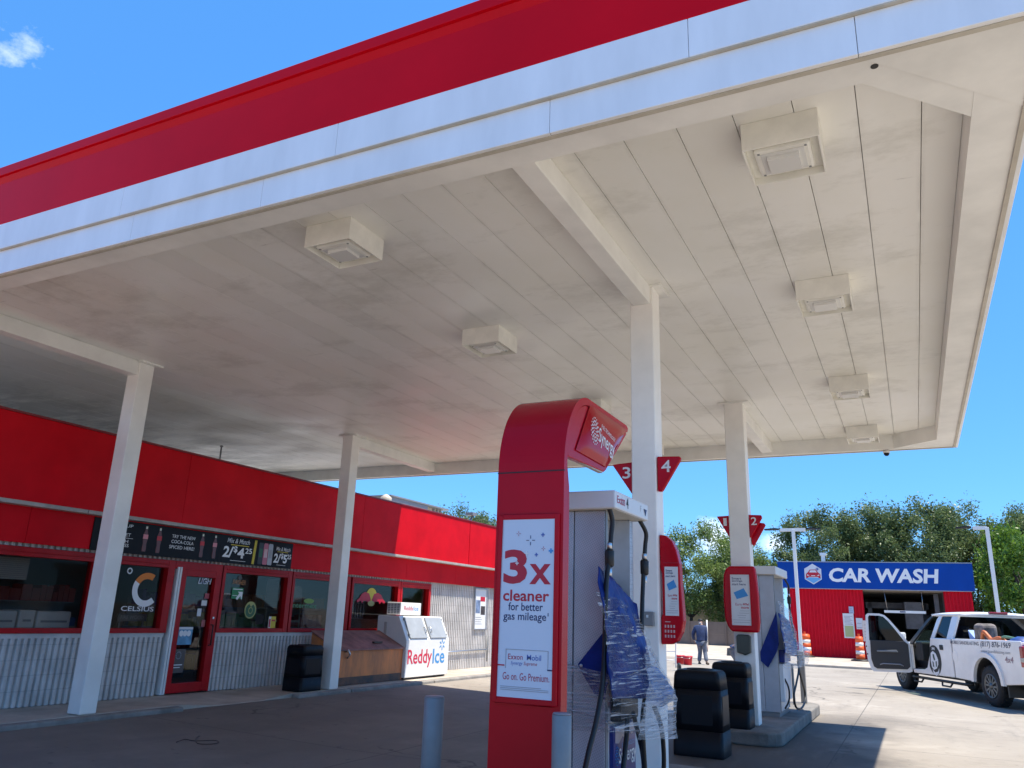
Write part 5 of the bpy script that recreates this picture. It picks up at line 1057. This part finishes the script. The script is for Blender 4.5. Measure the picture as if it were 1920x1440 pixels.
for sg_ in (1, -1):
    y0, y1 = (.93, 1.115) if sg_ > 0 else (-1.115, -.93)
    B(-1.45, -1.30, y0, y1, .90, 1.33).build('tail_light', mat('tail_red', (.30, .008, .012), .12, coat=.5) if sg_ > 0 else bpy.data.materials['tail_red'], tk, local=True, bevel=.03); B(-1.455, -1.31, y0+.02, y1+.004*sg_, 1.0, 1.10).build('reverse_lamp', M_cream, tk, local=True, bevel=.02)
bm_ = B(-1.62, -1.44, -1.05, 1.05, .56, .74).build('rear_bumper', mat('chrome', (.7, .7, .72), .15, metal=1), tk, local=True, bevel=.04); B(-1.6, -1.3, -.12, .12, .36, .55).build('hitch', M_trim, tk, local=True)
MB().box(-1.35, 5.2, -.75, .75, .42, .60).box(-1.2, 1.3, -.98, .98, .60, .78).build('chassis', M_trim, tk, local=True)
# cab lower sides
for sg_ in (1, -1):
    a, c = (YS-.07, YS) if sg_ > 0 else (-YS, -YS+.07)
    if sg_ > 0: cab = side([(1.56, .50), (1.56, 1.40), (2.60, 1.40), (2.66, 1.2), (2.74, .95), (2.92, .66), (3.1, .60), (3.72, .58), (3.72, .48)], a, c, 'cab_side', M_tw)
    else: side([(1.56, .50), (1.56, 1.40), (3.74, 1.32), (3.74, .48)], a, c, 'cab_side', M_tw)
    side([(3.74, .58), (3.74, 1.22), (5.35, 1.12), (5.48, .9), (5.48, .6), (5.1, .52)]+[(x, z) for x, z in arch(4.52, .56, .46)][0:0]+arch(4.52, .53, .5)[1:-1]+[(3.95, .5)], a, c, 'front_fender', M_tw)
def gh(z): return 1.07-(z-1.40)*.27
def greenhouse(pts, sg_, name, m, th=.05, inset=0):
    b = MB(); P = [(s, sg_*(gh(z)-inset), z) for s, z in pts]; b.prism(P, (0, -sg_*th, 0)); return b.build(name, m, tk, local=True, bevel=.006)
for sg_ in (1, -1):
    greenhouse([(1.50, 1.39), (1.46, 1.55), (1.36, 1.98), (1.60, 1.98), (1.70, 1.90), (1.80, 1.40)], sg_, 'rear_pillar', M_tw)
    greenhouse([(2.44, 1.40), (2.20, 1.92), (2.05, 1.98), (2.32, 1.98), (2.44, 1.85), (2.62, 1.40)], sg_, 'center_pillar', M_tw)
    greenhouse([(1.55, 1.93), (1.36, 2.0), (2.62, 2.0), (2.5, 1.93)], sg_, 'roof_rail', M_tw)
    greenhouse([(3.74, 1.20), (3.74, 1.30), (3.3, 1.62), (2.95, 1.86), (2.62, 2.0), (2.44, 2.0), (2.75, 1.88), (3.2, 1.55), (3.62, 1.20)], sg_, 'front_pillar', M_trim if sg_ > 0 else M_tw)
    greenhouse([(1.78, 1.40), (1.68, 1.92), (2.22, 1.93), (2.46, 1.40)], sg_, 'quarter_window', M_tglass, .01, .02)
rfm = MB()
G = [[rfm.b.verts.new((s, y, 1.985+.075*(1-(y/.95)**4)*min(1, (s-1.28)/.25+.3)*min(1, (2.75-s)/.4+.2))) for y in [-.94+.1567*k for k in range(13)]] for s in (1.30, 1.4, 1.6, 1.9, 2.2, 2.45, 2.62, 2.72)]
for i in range(7):
    for j in range(12): f = rfm.b.faces.new([G[i][j], G[i+1][j], G[i+1][j+1], G[i][j+1]]); f.smooth = True
ro = rfm.build('roof', M_tw, tk, local=True); ro.modifiers.new('t', 'SOLIDIFY').thickness = .05
B(1.27, 1.36, -.22, .22, 2.005, 2.06).build('brake_light', bpy.data.materials['tail_red'], tk, local=True, bevel=.015)
b = MB(); b.prism([(1.50, -.98, 1.42), (1.50, .98, 1.42), (1.37, .86, 1.93), (1.37, -.86, 1.93)], (.012, 0, 0)); b.build('rear_window', M_tglass, tk, local=True)
b = MB(); b.box(1.36, 1.42, -.94, .94, 1.93, 1.99); b.tube([(1.46, -.95, 1.86), (1.46, .95, 1.86)], .008, 6); b.build('rear_header', M_tw, tk, local=True)
b = MB(); b.prism([(3.70, -.98, 1.26), (3.70, .98, 1.26), (2.60, .88, 1.98), (2.60, -.88, 1.98)], (.012, 0, .006)); b.build('windshield', glass('windshield_glass', (.62, .74, .70), .9), tk, local=True)
hd = MB(); hd.prism([(3.74, -1.04, 1.22), (3.74, 1.04, 1.22), (5.35, .98, 1.12), (5.45, .9, 1.0), (5.45, -.9, 1.0), (5.35, -.98, 1.12)], (0, 0, .06)); hd.build('hood', M_tw, tk, local=True, bevel=.03)
B(5.42, 5.56, -1.0, 1.0, .5, .95).build('grille', M_trim, tk, local=True, bevel=.03); B(3.5, 5.3, -.7, .7, .6, 1.1).build('engine_block', M_trim, tk, local=True)
# interior
B(1.52, 3.70, -1.0, 1.0, .56, .62).build('cab_floor', M_dark, tk, local=True); B(3.35, 3.70, -1.0, 1.0, .8, 1.28).build('dashboard', M_trim, tk, local=True, bevel=.04)
for y in (-.55, .55): B(2.25, 2.85, y-.28, y+.28, .62, .98).box(2.2, 2.4, y-.27, y+.27, .98, 1.5).build('seat', mat('seat_grey', (.035, .035, .04), .8) if y < 0 else bpy.data.materials['seat_grey'], tk, local=True, bevel=.05)
MB().lathe([(.19, -.012), (.205, 0), (.19, .012), (.178, 0), (.19, -.012)], (3.22, .55, 1.15), 20, 'X').build('steering_wheel', M_rubber, tk, local=True)
B(1.53, 1.56, -1.0, 1.0, .62, 1.38).build('cab_back', M_dark, tk, local=True)
# open driver door: hinged at the front pillar, swung past square; t runs from the hinge
H_ = Vector((3.74, 1.10, 0)); dv = Vector((.42, .91, 0)).normalized(); nv = Vector((-dv.y, dv.x, 0))  # nv faces the rear, towards the seats
def dpt(t, z, o=0): v = H_+dv*t+nv*o; return (v.x, v.y, z)
DO = [(0.02, .50), (0.02, 1.22), (.28, 1.58), (.46, 1.82), (.58, 1.94), (.70, 1.98), (1.0, 1.98), (1.06, 1.93), (1.09, 1.45), (1.13, 1.15), (1.10, .75), (1.04, .52), (.98, .45), (.10, .47)]
WI = [(.14, 1.26), (.34, 1.56), (.50, 1.78), (.62, 1.90), (.72, 1.925), (.97, 1.925), (1.0, 1.88), (1.02, 1.26)]
fr_ = MB(); lower = [(0.02, .50), (0.02, 1.22), (.06, 1.26), (1.10, 1.26), (1.13, 1.15), (1.10, .75), (1.04, .52), (.98, .45), (.10, .47)]
fr_.prism([dpt(t, z, .0) for t, z in lower], -nv*.09)
outl = [(.06, 1.26), (.28, 1.58), (.46, 1.82), (.58, 1.94), (.70, 1.98), (1.0, 1.98), (1.06, 1.93), (1.10, 1.26)]
for k in range(7): fr_.prism([dpt(*outl[k], 0), dpt(*outl[k+1], 0), dpt(*WI[k+1], 0), dpt(*WI[k], 0)], -nv*.06)
drv = fr_.build('door', M_tw, tk, local=True)
MB().prism([dpt(t, z, -.03) for t, z in WI], -nv*.008).build('door_glass', M_tglass, drv, local=True)
MB().prism([dpt(t, z, .004) for t, z in ((.06, .62), (.06, 1.20), (.14, 1.27), (1.0, 1.27), (1.01, .78), (.96, .58), (.88, .53), (.14, .55))], nv*.03).build('door_card', M_trim, drv, local=True, bevel=.01)
MB().prism([dpt(t, z, .036) for t, z in ((.32, .98), (.36, 1.04), (.85, 1.01), (.85, .97))], nv*.05).build('armrest', M_grey, drv, local=True, bevel=.01); q = MB(); q.tube([dpt(.22, .63, .045), dpt(.3, .67, .06), dpt(.72, .67, .06), dpt(.8, .64, .045)], .015, 6); q.build('door_pocket', M_greyprint, drv, local=True)
q = MB()
for t, z in ((1.115, 1.08), (1.10, .88)): q.prism([dpt(t-.02, z, -.02), dpt(t+.003, z, -.02), dpt(t+.003, z+.04, -.02), dpt(t-.02, z+.04, -.02)], nv*.025)
q.build('door_latch', M_rubber, drv, local=True)
q = MB(); q.prism([dpt(.10, 1.32, -.10), dpt(.28, 1.32, -.10), dpt(.28, 1.50, -.10), dpt(.10, 1.50, -.10)], -nv*.1); q.build('mirror', M_tw, drv, local=True, bevel=.03)
# wheels
M_tyre = mat('tyre', (.014, .014, .015), .75, bump=.3, bs=60); M_rim = mat('rim_alloy', (.16, .165, .17), .4, metal=.9)
def wheel(s, y, out):
    wt = MB(); r, wd = .435, .29; pr = [(.25, -wd/2+.02), (.30, -wd/2), (.40, -wd/2+.01), (.432, -wd/2+.05), (r, -wd/2+.09), (r, wd/2-.09), (.432, wd/2-.05), (.40, wd/2-.01), (.30, wd/2), (.25, wd/2-.02)]
    wt.lathe(pr, (s, y, r), 32, 'Y'); q = 32
    tread = []
    for k in range(36):
        a = 2*math.pi*k/36; c = Vector((s+r*math.cos(a), y, r+r*math.sin(a))); ta = Vector((-math.sin(a), 0, math.cos(a)))*.026; ra = Vector((math.cos(a), 0, math.sin(a)))
        for off, sh_ in ((-.075, .01), (.0, -.01), (.075, .01)): p = c+Y_*off+ta*sh_*20; wt.prism([p-ta*.7-Y_*.032-ra*.01, p+ta*.7-Y_*.032-ra*.01, p+ta*.7+Y_*.032-ra*.01, p-ta*.7+Y_*.032-ra*.01], ra*.018)
    wh = wt.build('wheel', M_tyre, tk, local=True)
    rm_ = MB(); yo = y+out*wd*.40; rm_.lathe([(.255, -.02*out), (.262, .03*out), (.235, .03*out), (.23, -.05*out)], (s, yo, r), 28, 'Y')
    for k in range(6):
        a = 2*math.pi*k/6+.3
        for da in (-.13, .13):
            d = Vector((math.cos(a+da), 0, math.sin(a+da))); e = Vector((math.cos(a+da*1.9), 0, math.sin(a+da*1.9))); p = Vector((math.cos(a), 0, math.sin(a))); tq = Vector((-math.sin(a), 0, math.cos(a)))*.018; c = Vector((s, yo, r))
            rm_.prism([c+d*.06-tq, c+d*.06+tq, c+e*.245+tq, c+e*.245-tq], (0, .025*out, 0))
    rm_.lathe([(.075, .0), (.07, .035*out), (.0, .04*out)], (s, yo, r), 16, 'Y'); rm_.build('rim', M_rim, wh, local=True)
    MB().lathe([(.25, 0), (.0, 0)], (s, y+out*wd*.25, r), 20, 'Y').build('brake', M_trim, wh, local=True)
wheel(.04, 1.07-.145, 1); wheel(.04, -1.07+.145, -1); wheel(4.52, 1.07-.145, 1); wheel(4.52, -1.07+.145, -1)
sbm = MB(); sbm.tube([(3.85, .98, .40), (3.75, 1.1, .385), (1.0, 1.1, .385), (.9, .98, .40)], .035, 8)
for s in (3.4, 1.9): sbm.tube([(s+.25, 1.12, .36), (s+.2, 1.15, .28), (s-.2, 1.15, .28), (s-.25, 1.12, .36)], .022, 8)
sbm.build('step_bar', M_rubber, tk, local=True); B(-.62, -.57, .7, 1.04, .25, .62).build('mud_flap', M_rubber, tk, local=True)
yl = YS+.004
B(1.96, 2.12, YS, YS+.02, 1.12, 1.24).build('handle', M_rubber, tk, local=True, bevel=.01)
MB().prism(disc((1.40, YS+.001, 1.0), -X_, Z_, .12, .14), (0, .004, 0)).build('fuel_flap', M_tw, tk, local=True)
M_tl = mat('truck_lettering', (.03, .04, .09), .5)
LX = Vector((-1, 0, 0))
text('lettering', 'MOBILE SANDBLASTING', M_tl, tk, (1.56, yl, 1.285), LX, Z_, .078, 1.30, .002, .2, True); text('lettering', '(817) 876-1969', M_tl, tk, (.19, yl, 1.235), LX, Z_, .15, 1.20, .006, .2, True)
text('lettering', 'www.jjsandblasting.com', M_greyprint, tk, (.2, yl, 1.125), LX, Z_, .085, 1.16, .0, .1, True)
text('lettering', '4x4', mat('pink_grey', (.34, .22, .24), .5), tk, (-.72, yl, .97), LX, Z_, .13, .32, .02, .15, True)
# round side emblem, cut by the door opening
q = MB(); c0 = Vector((2.46, yl, .86)); P = disc(c0, LX, Z_, .34, .36, 40); P = [p for p in P if p.x < 2.70-(.9-p.z)*.0+max(0, (1.0-p.z))*.28]; q.prism(P, (0, .001, 0)); em = q.build('emblem', M_rubber, tk, local=True)
MB().prism([(2.46+a, yl+.003, .86+z) for a, z in ((.17, .16), (.05, .22), (-.10, .16), (-.19, .02), (-.17, -.10), (-.07, -.20), (.08, -.24), (.18, -.18), (.21, -.02))], (0, .001, 0)).build('emblem_face', M_lettw, em, local=True)
q = MB(); q.prism([(2.46+a, yl+.006, .86+z) for a, z in ((.07, .14), (.0, .14), (-.04, .0), (.02, -.01), (.06, .05))], (0, .001, 0)); q.prism([(2.46+a, yl+.006, .86+z) for a, z in ((.12, -.03), (.06, -.05), (.05, -.18), (.11, -.16))], (0, .001, 0)); q.prism([(2.46+a, yl+.006, .86+z) for a, z in ((-.05, -.03), (-.11, -.02), (-.10, -.14), (-.04, -.17))], (0, .001, 0)); q.build('emblem_shade', mat('emblem_dark', (.03, .07, .05), .5), em, local=True)
text('lettering', 'J&J', M_lettw, em, (2.56, yl+.003, 1.10), LX, Z_, .07, .16, .03, 0, True)
q = MB(); q.prism([(2.46+a, yl+.003, .86+z) for a, z in ((.16, -.22), (.04, -.30), (-.12, -.27), (-.2, -.18), (-.16, -.31), (-.02, -.38), (.12, -.34))], (0, .001, 0)); q.build('emblem_banner', M_lettw, em, local=True)
# things lying in the truck bed
def inbed(o, label, cat): o.parent = None; o.matrix_world = F[tk.name]; return tag(o, label, cat)
q = MB(); q.box(.55, .95, .45, .85, .82, 1.78); bag = inbed(q.build('backpack_blower', mat('bag_dark', (.05, .045, .04), .8, col2=(.28, .24, .22), vs=6), None, bevel=.10, seg=3), 'dark striped backpack standing in the truck bed', 'backpack')
q = MB(); q.tube(spl([(.5, .9, 1.3), (.35, .92, 1.58), (.2, .9, 1.5), (.05, .9, 1.42), (-.2, .85, 1.46), (-.5, .8, 1.3)]), .045, 8); inbed(q.build('hose_coil', mat('hose_orange', (.45, .12, .03), .5)), 'orange hose looped over the truck bed side', 'hose')
q = MB(); q.tube(spl([(-.1, .8, 1.45), (-.4, .85, 1.5), (-.8, .8, 1.46), (-1.1, .6, 1.42)]), .03, 8); inbed(q.build('hose_coil', mat('hose_green', (.10, .2, .12), .5)), 'pale green hose lying along the truck bed', 'hose')
o = MB().lathe([(.18, .82), (.3, 1.1), (.33, 1.32), (.22, 1.46), (.08, 1.52), (0, 1.50)], (-.85, .75, 0), 10).build('tarp_bundle', mat('bundle_blue', (.015, .06, .25), .5, var=.5, vs=6)); inbed(o, 'crumpled blue bundle near the tailgate of the truck', 'bundle')
o = MB().prism([(1.1, .8, .82), (1.25, .8, 1.62), (1.0, .8, 1.45), (.95, .8, .82)], (0, -.25, 0)).build('folded_cloth', mat('cloth_blue', (.25, .38, .7), .7)); inbed(o, 'pale blue folded cloth behind the cab in the truck bed', 'cloth')
o = MB().lathe([(.13, .82), (.15, 1.48), (.16, 1.5)], (1.3, .55, 0), 14).build('bucket', M_lettw); inbed(o, 'white bucket standing behind the cab in the truck bed', 'bucket')

# ------------------------------------------------------------------ people
def skin_mesh(name, joints, edges, m, parent, sub=2):
    b = bmesh.new(); vs = {k: b.verts.new(p[0]) for k, p in joints.items()}
    for a, c in edges: b.edges.new((vs[a], vs[c]))
    me = bpy.data.meshes.new(name); b.verts.index_update(); b.to_mesh(me); b.free(); o = bpy.data.objects.new(name, me); COL.objects.link(o)
    md = o.modifiers.new('skin', 'SKIN'); md.use_smooth_shade = True
    for i, (k, p) in enumerate(joints.items()):
        r = p[1]; me.skin_vertices[0].data[i].radius = r if isinstance(r, tuple) else (r, r); me.skin_vertices[0].data[i].use_root = (i == 0)
    s = o.modifiers.new('sub', 'SUBSURF'); s.levels = sub; s.render_levels = sub
    dg = bpy.context.evaluated_depsgraph_get(); nm = bpy.data.meshes.new_from_object(o.evaluated_get(dg)); bpy.data.objects.remove(o)
    for p in nm.polygons: p.use_smooth = True
    nm.materials.clear(); nm.materials.append(m); o = bpy.data.objects.new(name, nm); COL.objects.link(o); o.parent = parent; F[o.name] = F[parent.name]; return o
M_skin = mat('skin', (.28, .16, .11), .55); M_jack = mat('jacket_navy', (.025, .045, .115), .75, var=.35, vs=7, bump=.4, bs=14); M_jean = mat('jeans_grey', (.13, .15, .19), .8, var=.25, vs=9, bump=.3, bs=18); M_hair = mat('black_hair', (.012, .011, .011), .6); M_shoe = mat('shoe_brown', (.10, .07, .045), .6)
def person(loc, rot, label, J, cap=True):
    t = thing('person', label, 'person', loc, rot); g = lambda k: Vector(J[k])
    jb = {k: (J[k], r) for k, r in dict(pel=.13, spi=.12, che=.14, nec=.055, hed=.095, top=.06, Ls=.06, Le=.042, Lw=.03, Rs=.06, Re=.042, Rw=.03, Lh=.09, Lk=.06, La=.042, Lt=.03, Rh=.09, Rk=.06, Ra=.042, Rt=.03).items()}
    ed = [('pel', 'spi'), ('spi', 'che'), ('che', 'nec'), ('nec', 'hed'), ('hed', 'top'), ('che', 'Ls'), ('Ls', 'Le'), ('Le', 'Lw'), ('che', 'Rs'), ('Rs', 'Re'), ('Re', 'Rw'), ('pel', 'Lh'), ('Lh', 'Lk'), ('Lk', 'La'), ('La', 'Lt'), ('pel', 'Rh'), ('Rh', 'Rk'), ('Rk', 'Ra'), ('Ra', 'Rt')]
    for s in 'LR':           # palm, four curled fingers and a thumb
        wv = g(s+'w'); d = (wv-g(s+'e')).normalized(); sd_ = d.cross(Y_).normalized() if abs(d.y) < .9 else X_; fwd_ = sd_.cross(d).normalized()
        pm = wv+d*.07; jb[s+'p'] = (tuple(pm), .028); ed.append((s+'w', s+'p'))
        for k, (o_, L) in enumerate(((-.03, .07), (-.01, .08), (.01, .075), (.03, .06))):
            a = pm+fwd_*o_+d*.03; b_ = a+d*L*.5+sd_*.01; c = b_+d*L*.4-sd_*.02
            for nm, v, r in (('a', a, .009), ('b', b_, .0085), ('c', c, .008)): jb[s+'f%d%s' % (k, nm)] = (tuple(v), r)
            ed += [(s+'p', s+'f%da' % k), (s+'f%da' % k, s+'f%db' % k), (s+'f%db' % k, s+'f%dc' % k)]
        jb[s+'t1'] = (tuple(wv+d*.04-fwd_*.04), .010); jb[s+'t2'] = (tuple(wv+d*.08-fwd_*.055), .009); ed += [(s+'p', s+'t1'), (s+'t1', s+'t2')]
    bo_ = skin_mesh('body', jb, ed, M_skin, t)
    cu = g('La').lerp(g('Lk'), .05); 
    skin_mesh('jacket', {'spi': (J['spi'], (.19, .15)), 'hem': (tuple(g('pel')+Vector((0, 0, -.03))), (.20, .16)), 'che': (J['che'], (.20, .15)), 'col': (tuple(g('che').lerp(g('nec'), .7)), .10), 'Ls': (J['Ls'], .095), 'Le': (J['Le'], .07), 'Lw': (J['Lw'], .055), 'Rs': (J['Rs'], .095), 'Re': (J['Re'], .07), 'Rw': (J['Rw'], .055)}, [('spi', 'hem'), ('spi', 'che'), ('che', 'col'), ('che', 'Ls'), ('Ls', 'Le'), ('Le', 'Lw'), ('che', 'Rs'), ('Rs', 'Re'), ('Re', 'Rw')], M_jack, t)
    skin_mesh('trousers', {'pel': (J['pel'], (.17, .14)), 'Lh': (tuple(g('Lh').lerp(g('Lk'), .15)), .115), 'Lk': (J['Lk'], .085), 'La': (tuple(g('La')+Vector((0, 0, .02))), .08), 'Rh': (tuple(g('Rh').lerp(g('Rk'), .15)), .115), 'Rk': (J['Rk'], .085), 'Ra': (tuple(g('Ra')+Vector((0, 0, .02))), .08)}, [('pel', 'Lh'), ('Lh', 'Lk'), ('Lk', 'La'), ('pel', 'Rh'), ('Rh', 'Rk'), ('Rk', 'Ra')], M_jean, t)
    for s in 'LR': skin_mesh('shoe', {'h': (tuple(g(s+'a')+Vector((0, -.03, -.04))), .05), 'm': (tuple(g(s+'a').lerp(g(s+'t'), .5)+Vector((0, 0, -.01))), .05), 't': (tuple(g(s+'t')+Vector((0, 0, .012))), .04)}, [('h', 'm'), ('m', 't')], M_shoe, t)
    h = g('hed'); n_ = (g('top')-h).normalized()
    skin_mesh('hair', {'a': (tuple(h+Vector((0, -.015, .01))), .115), 'b': (tuple(h+n_*.07+Vector((0, -.005, 0))), .105), 'c': (tuple(h+n_*.11), .06)}, [('a', 'b'), ('b', 'c')], M_hair, t)
    if cap: skin_mesh('hood', {'a': (tuple(g('nec')+Vector((0, -.05, .02))), .085), 'b': (tuple(h+Vector((.02, -.075, -.03))), .06)}, [('a', 'b')], mat('hood_grey', (.42, .45, .47), .8), t)
    f = MB(); fc = h+Vector((0, .09, 0))
    f.lathe([(.0, .03), (.012, .02), (.016, 0), (.0, -.01)], tuple(fc+Vector((0, .0, -.02))), 8, 'Y'); f.box(fc.x-.045, fc.x-.02, fc.y-.005, fc.y+.006, fc.z+.005, fc.z+.018); f.box(fc.x+.02, fc.x+.045, fc.y-.005, fc.y+.006, fc.z+.005, fc.z+.018); f.box(fc.x-.025, fc.x+.025, fc.y-.006, fc.y+.003, fc.z-.07, fc.z-.058); f.build('face_features', M_skin, t, local=True)
    return t
J1 = dict(pel=(0, 0, .88), spi=(-.02, .03, 1.08), che=(-.06, .12, 1.34), nec=(-.09, .20, 1.47), hed=(-.12, .27, 1.585), top=(-.13, .31, 1.68), Ls=(-.26, .11, 1.37), Le=(-.36, .04, 1.10), Lw=(-.345, .14, .90), Rs=(.13, .11, 1.37), Re=(.17, .05, 1.10), Rw=(.15, .10, .86), Lh=(-.10, 0, .86), Lk=(-.09, .07, .48), La=(-.11, -.02, .10), Lt=(-.11, .14, .035), Rh=(.09, 0, .86), Rk=(.12, .03, .48), Ra=(.23, -.14, .13), Rt=(.27, .02, .04))
person((-7.5, 31.9, 0), R(-8), 'person in navy jacket and grey jeans walking away with head bowed', J1)
jug = thing('paint_jug', 'small pale jug held at the walking person right side', 'jug', (-7.33, 31.98, .5)); MB().lathe([(.05, 0), (.06, .06), (.06, .18), (.03, .24), (.025, .27)], n=12).build('jug_body', mat('jug_pale', (.45, .33, .28), .6, var=.4, vs=12), jug, local=True); MB().tube([(.0, .0, .27), (.0, .0, .36)], .012, 6).build('jug_handle', M_rubber, jug, local=True)
J2 = dict(pel=(0, 0, .80), spi=(0, .18, .92), che=(0, .42, .90), nec=(0, .56, .84), hed=(0, .66, .78), top=(0, .75, .75), Ls=(-.19, .42, .86), Le=(-.22, .46, .60), Lw=(-.18, .55, .38), Rs=(.19, .42, .86), Re=(.22, .46, .60), Rw=(.18, .55, .38), Lh=(-.10, 0, .78), Lk=(-.12, .16, .45), La=(-.12, -.04, .10), Lt=(-.12, .13, .035), Rh=(.10, 0, .78), Rk=(.12, .16, .45), Ra=(.12, -.04, .10), Rt=(.12, .13, .035))
person((-5.30, 26.6, 0), R(-85), 'stooping person in dark blue, mostly hidden behind the far column', J2, False)
for k, (x, y, c) in enumerate(((-8.12, 31.0, 'left'), (-7.75, 30.7, 'right'))):
    t = thing('bucket', f'red plastic bucket, {c} one of the pair by the hand truck', 'bucket', (x, y, 0), 0, 'red buckets on the sunny lot'); MB().lathe([(.14, 0), (.17, .30), (.18, .30), (.18, .36), (.16, .36), (.13, .02)], n=18).build('pail', mat('bucket_red', (.60, .03, .05), .4) if k == 0 else bpy.data.materials['bucket_red'], t, local=True); MB().tube(spl([(-.17, 0, .33), (-.1, -.17, .28), (.1, -.17, .28), (.17, 0, .33)]), .006, 6).build('handle', M_steel, t, local=True)
ht = thing('hand_truck', 'white tube hand truck with black wheels beside the red buckets', 'hand truck', (-7.35, 26.9, 0), R(35)); b = MB()
for x in (-.18, .18): b.tube(spl([(x, .05, .12), (x, .02, .7), (x, -.02, 1.25), (x*.6, -.08, 1.36)]), .024, 8)
for z in (.35, .62, .9): b.tube([(-.18, .03, z), (.18, .03, z)], .013, 8)
b.build('frame', M_lettw, ht, local=True)
for x in (-.26, .26): MB().lathe([(.05, -.035), (.13, -.03), (.14, 0), (.13, .03), (.05, .035)], (x, -.04, .14), 18, 'X').build('wheel', M_rubber, ht, local=True)
B(-.22, .22, .06, .30, .015, .03).build('toe_plate', M_grey, ht, local=True)
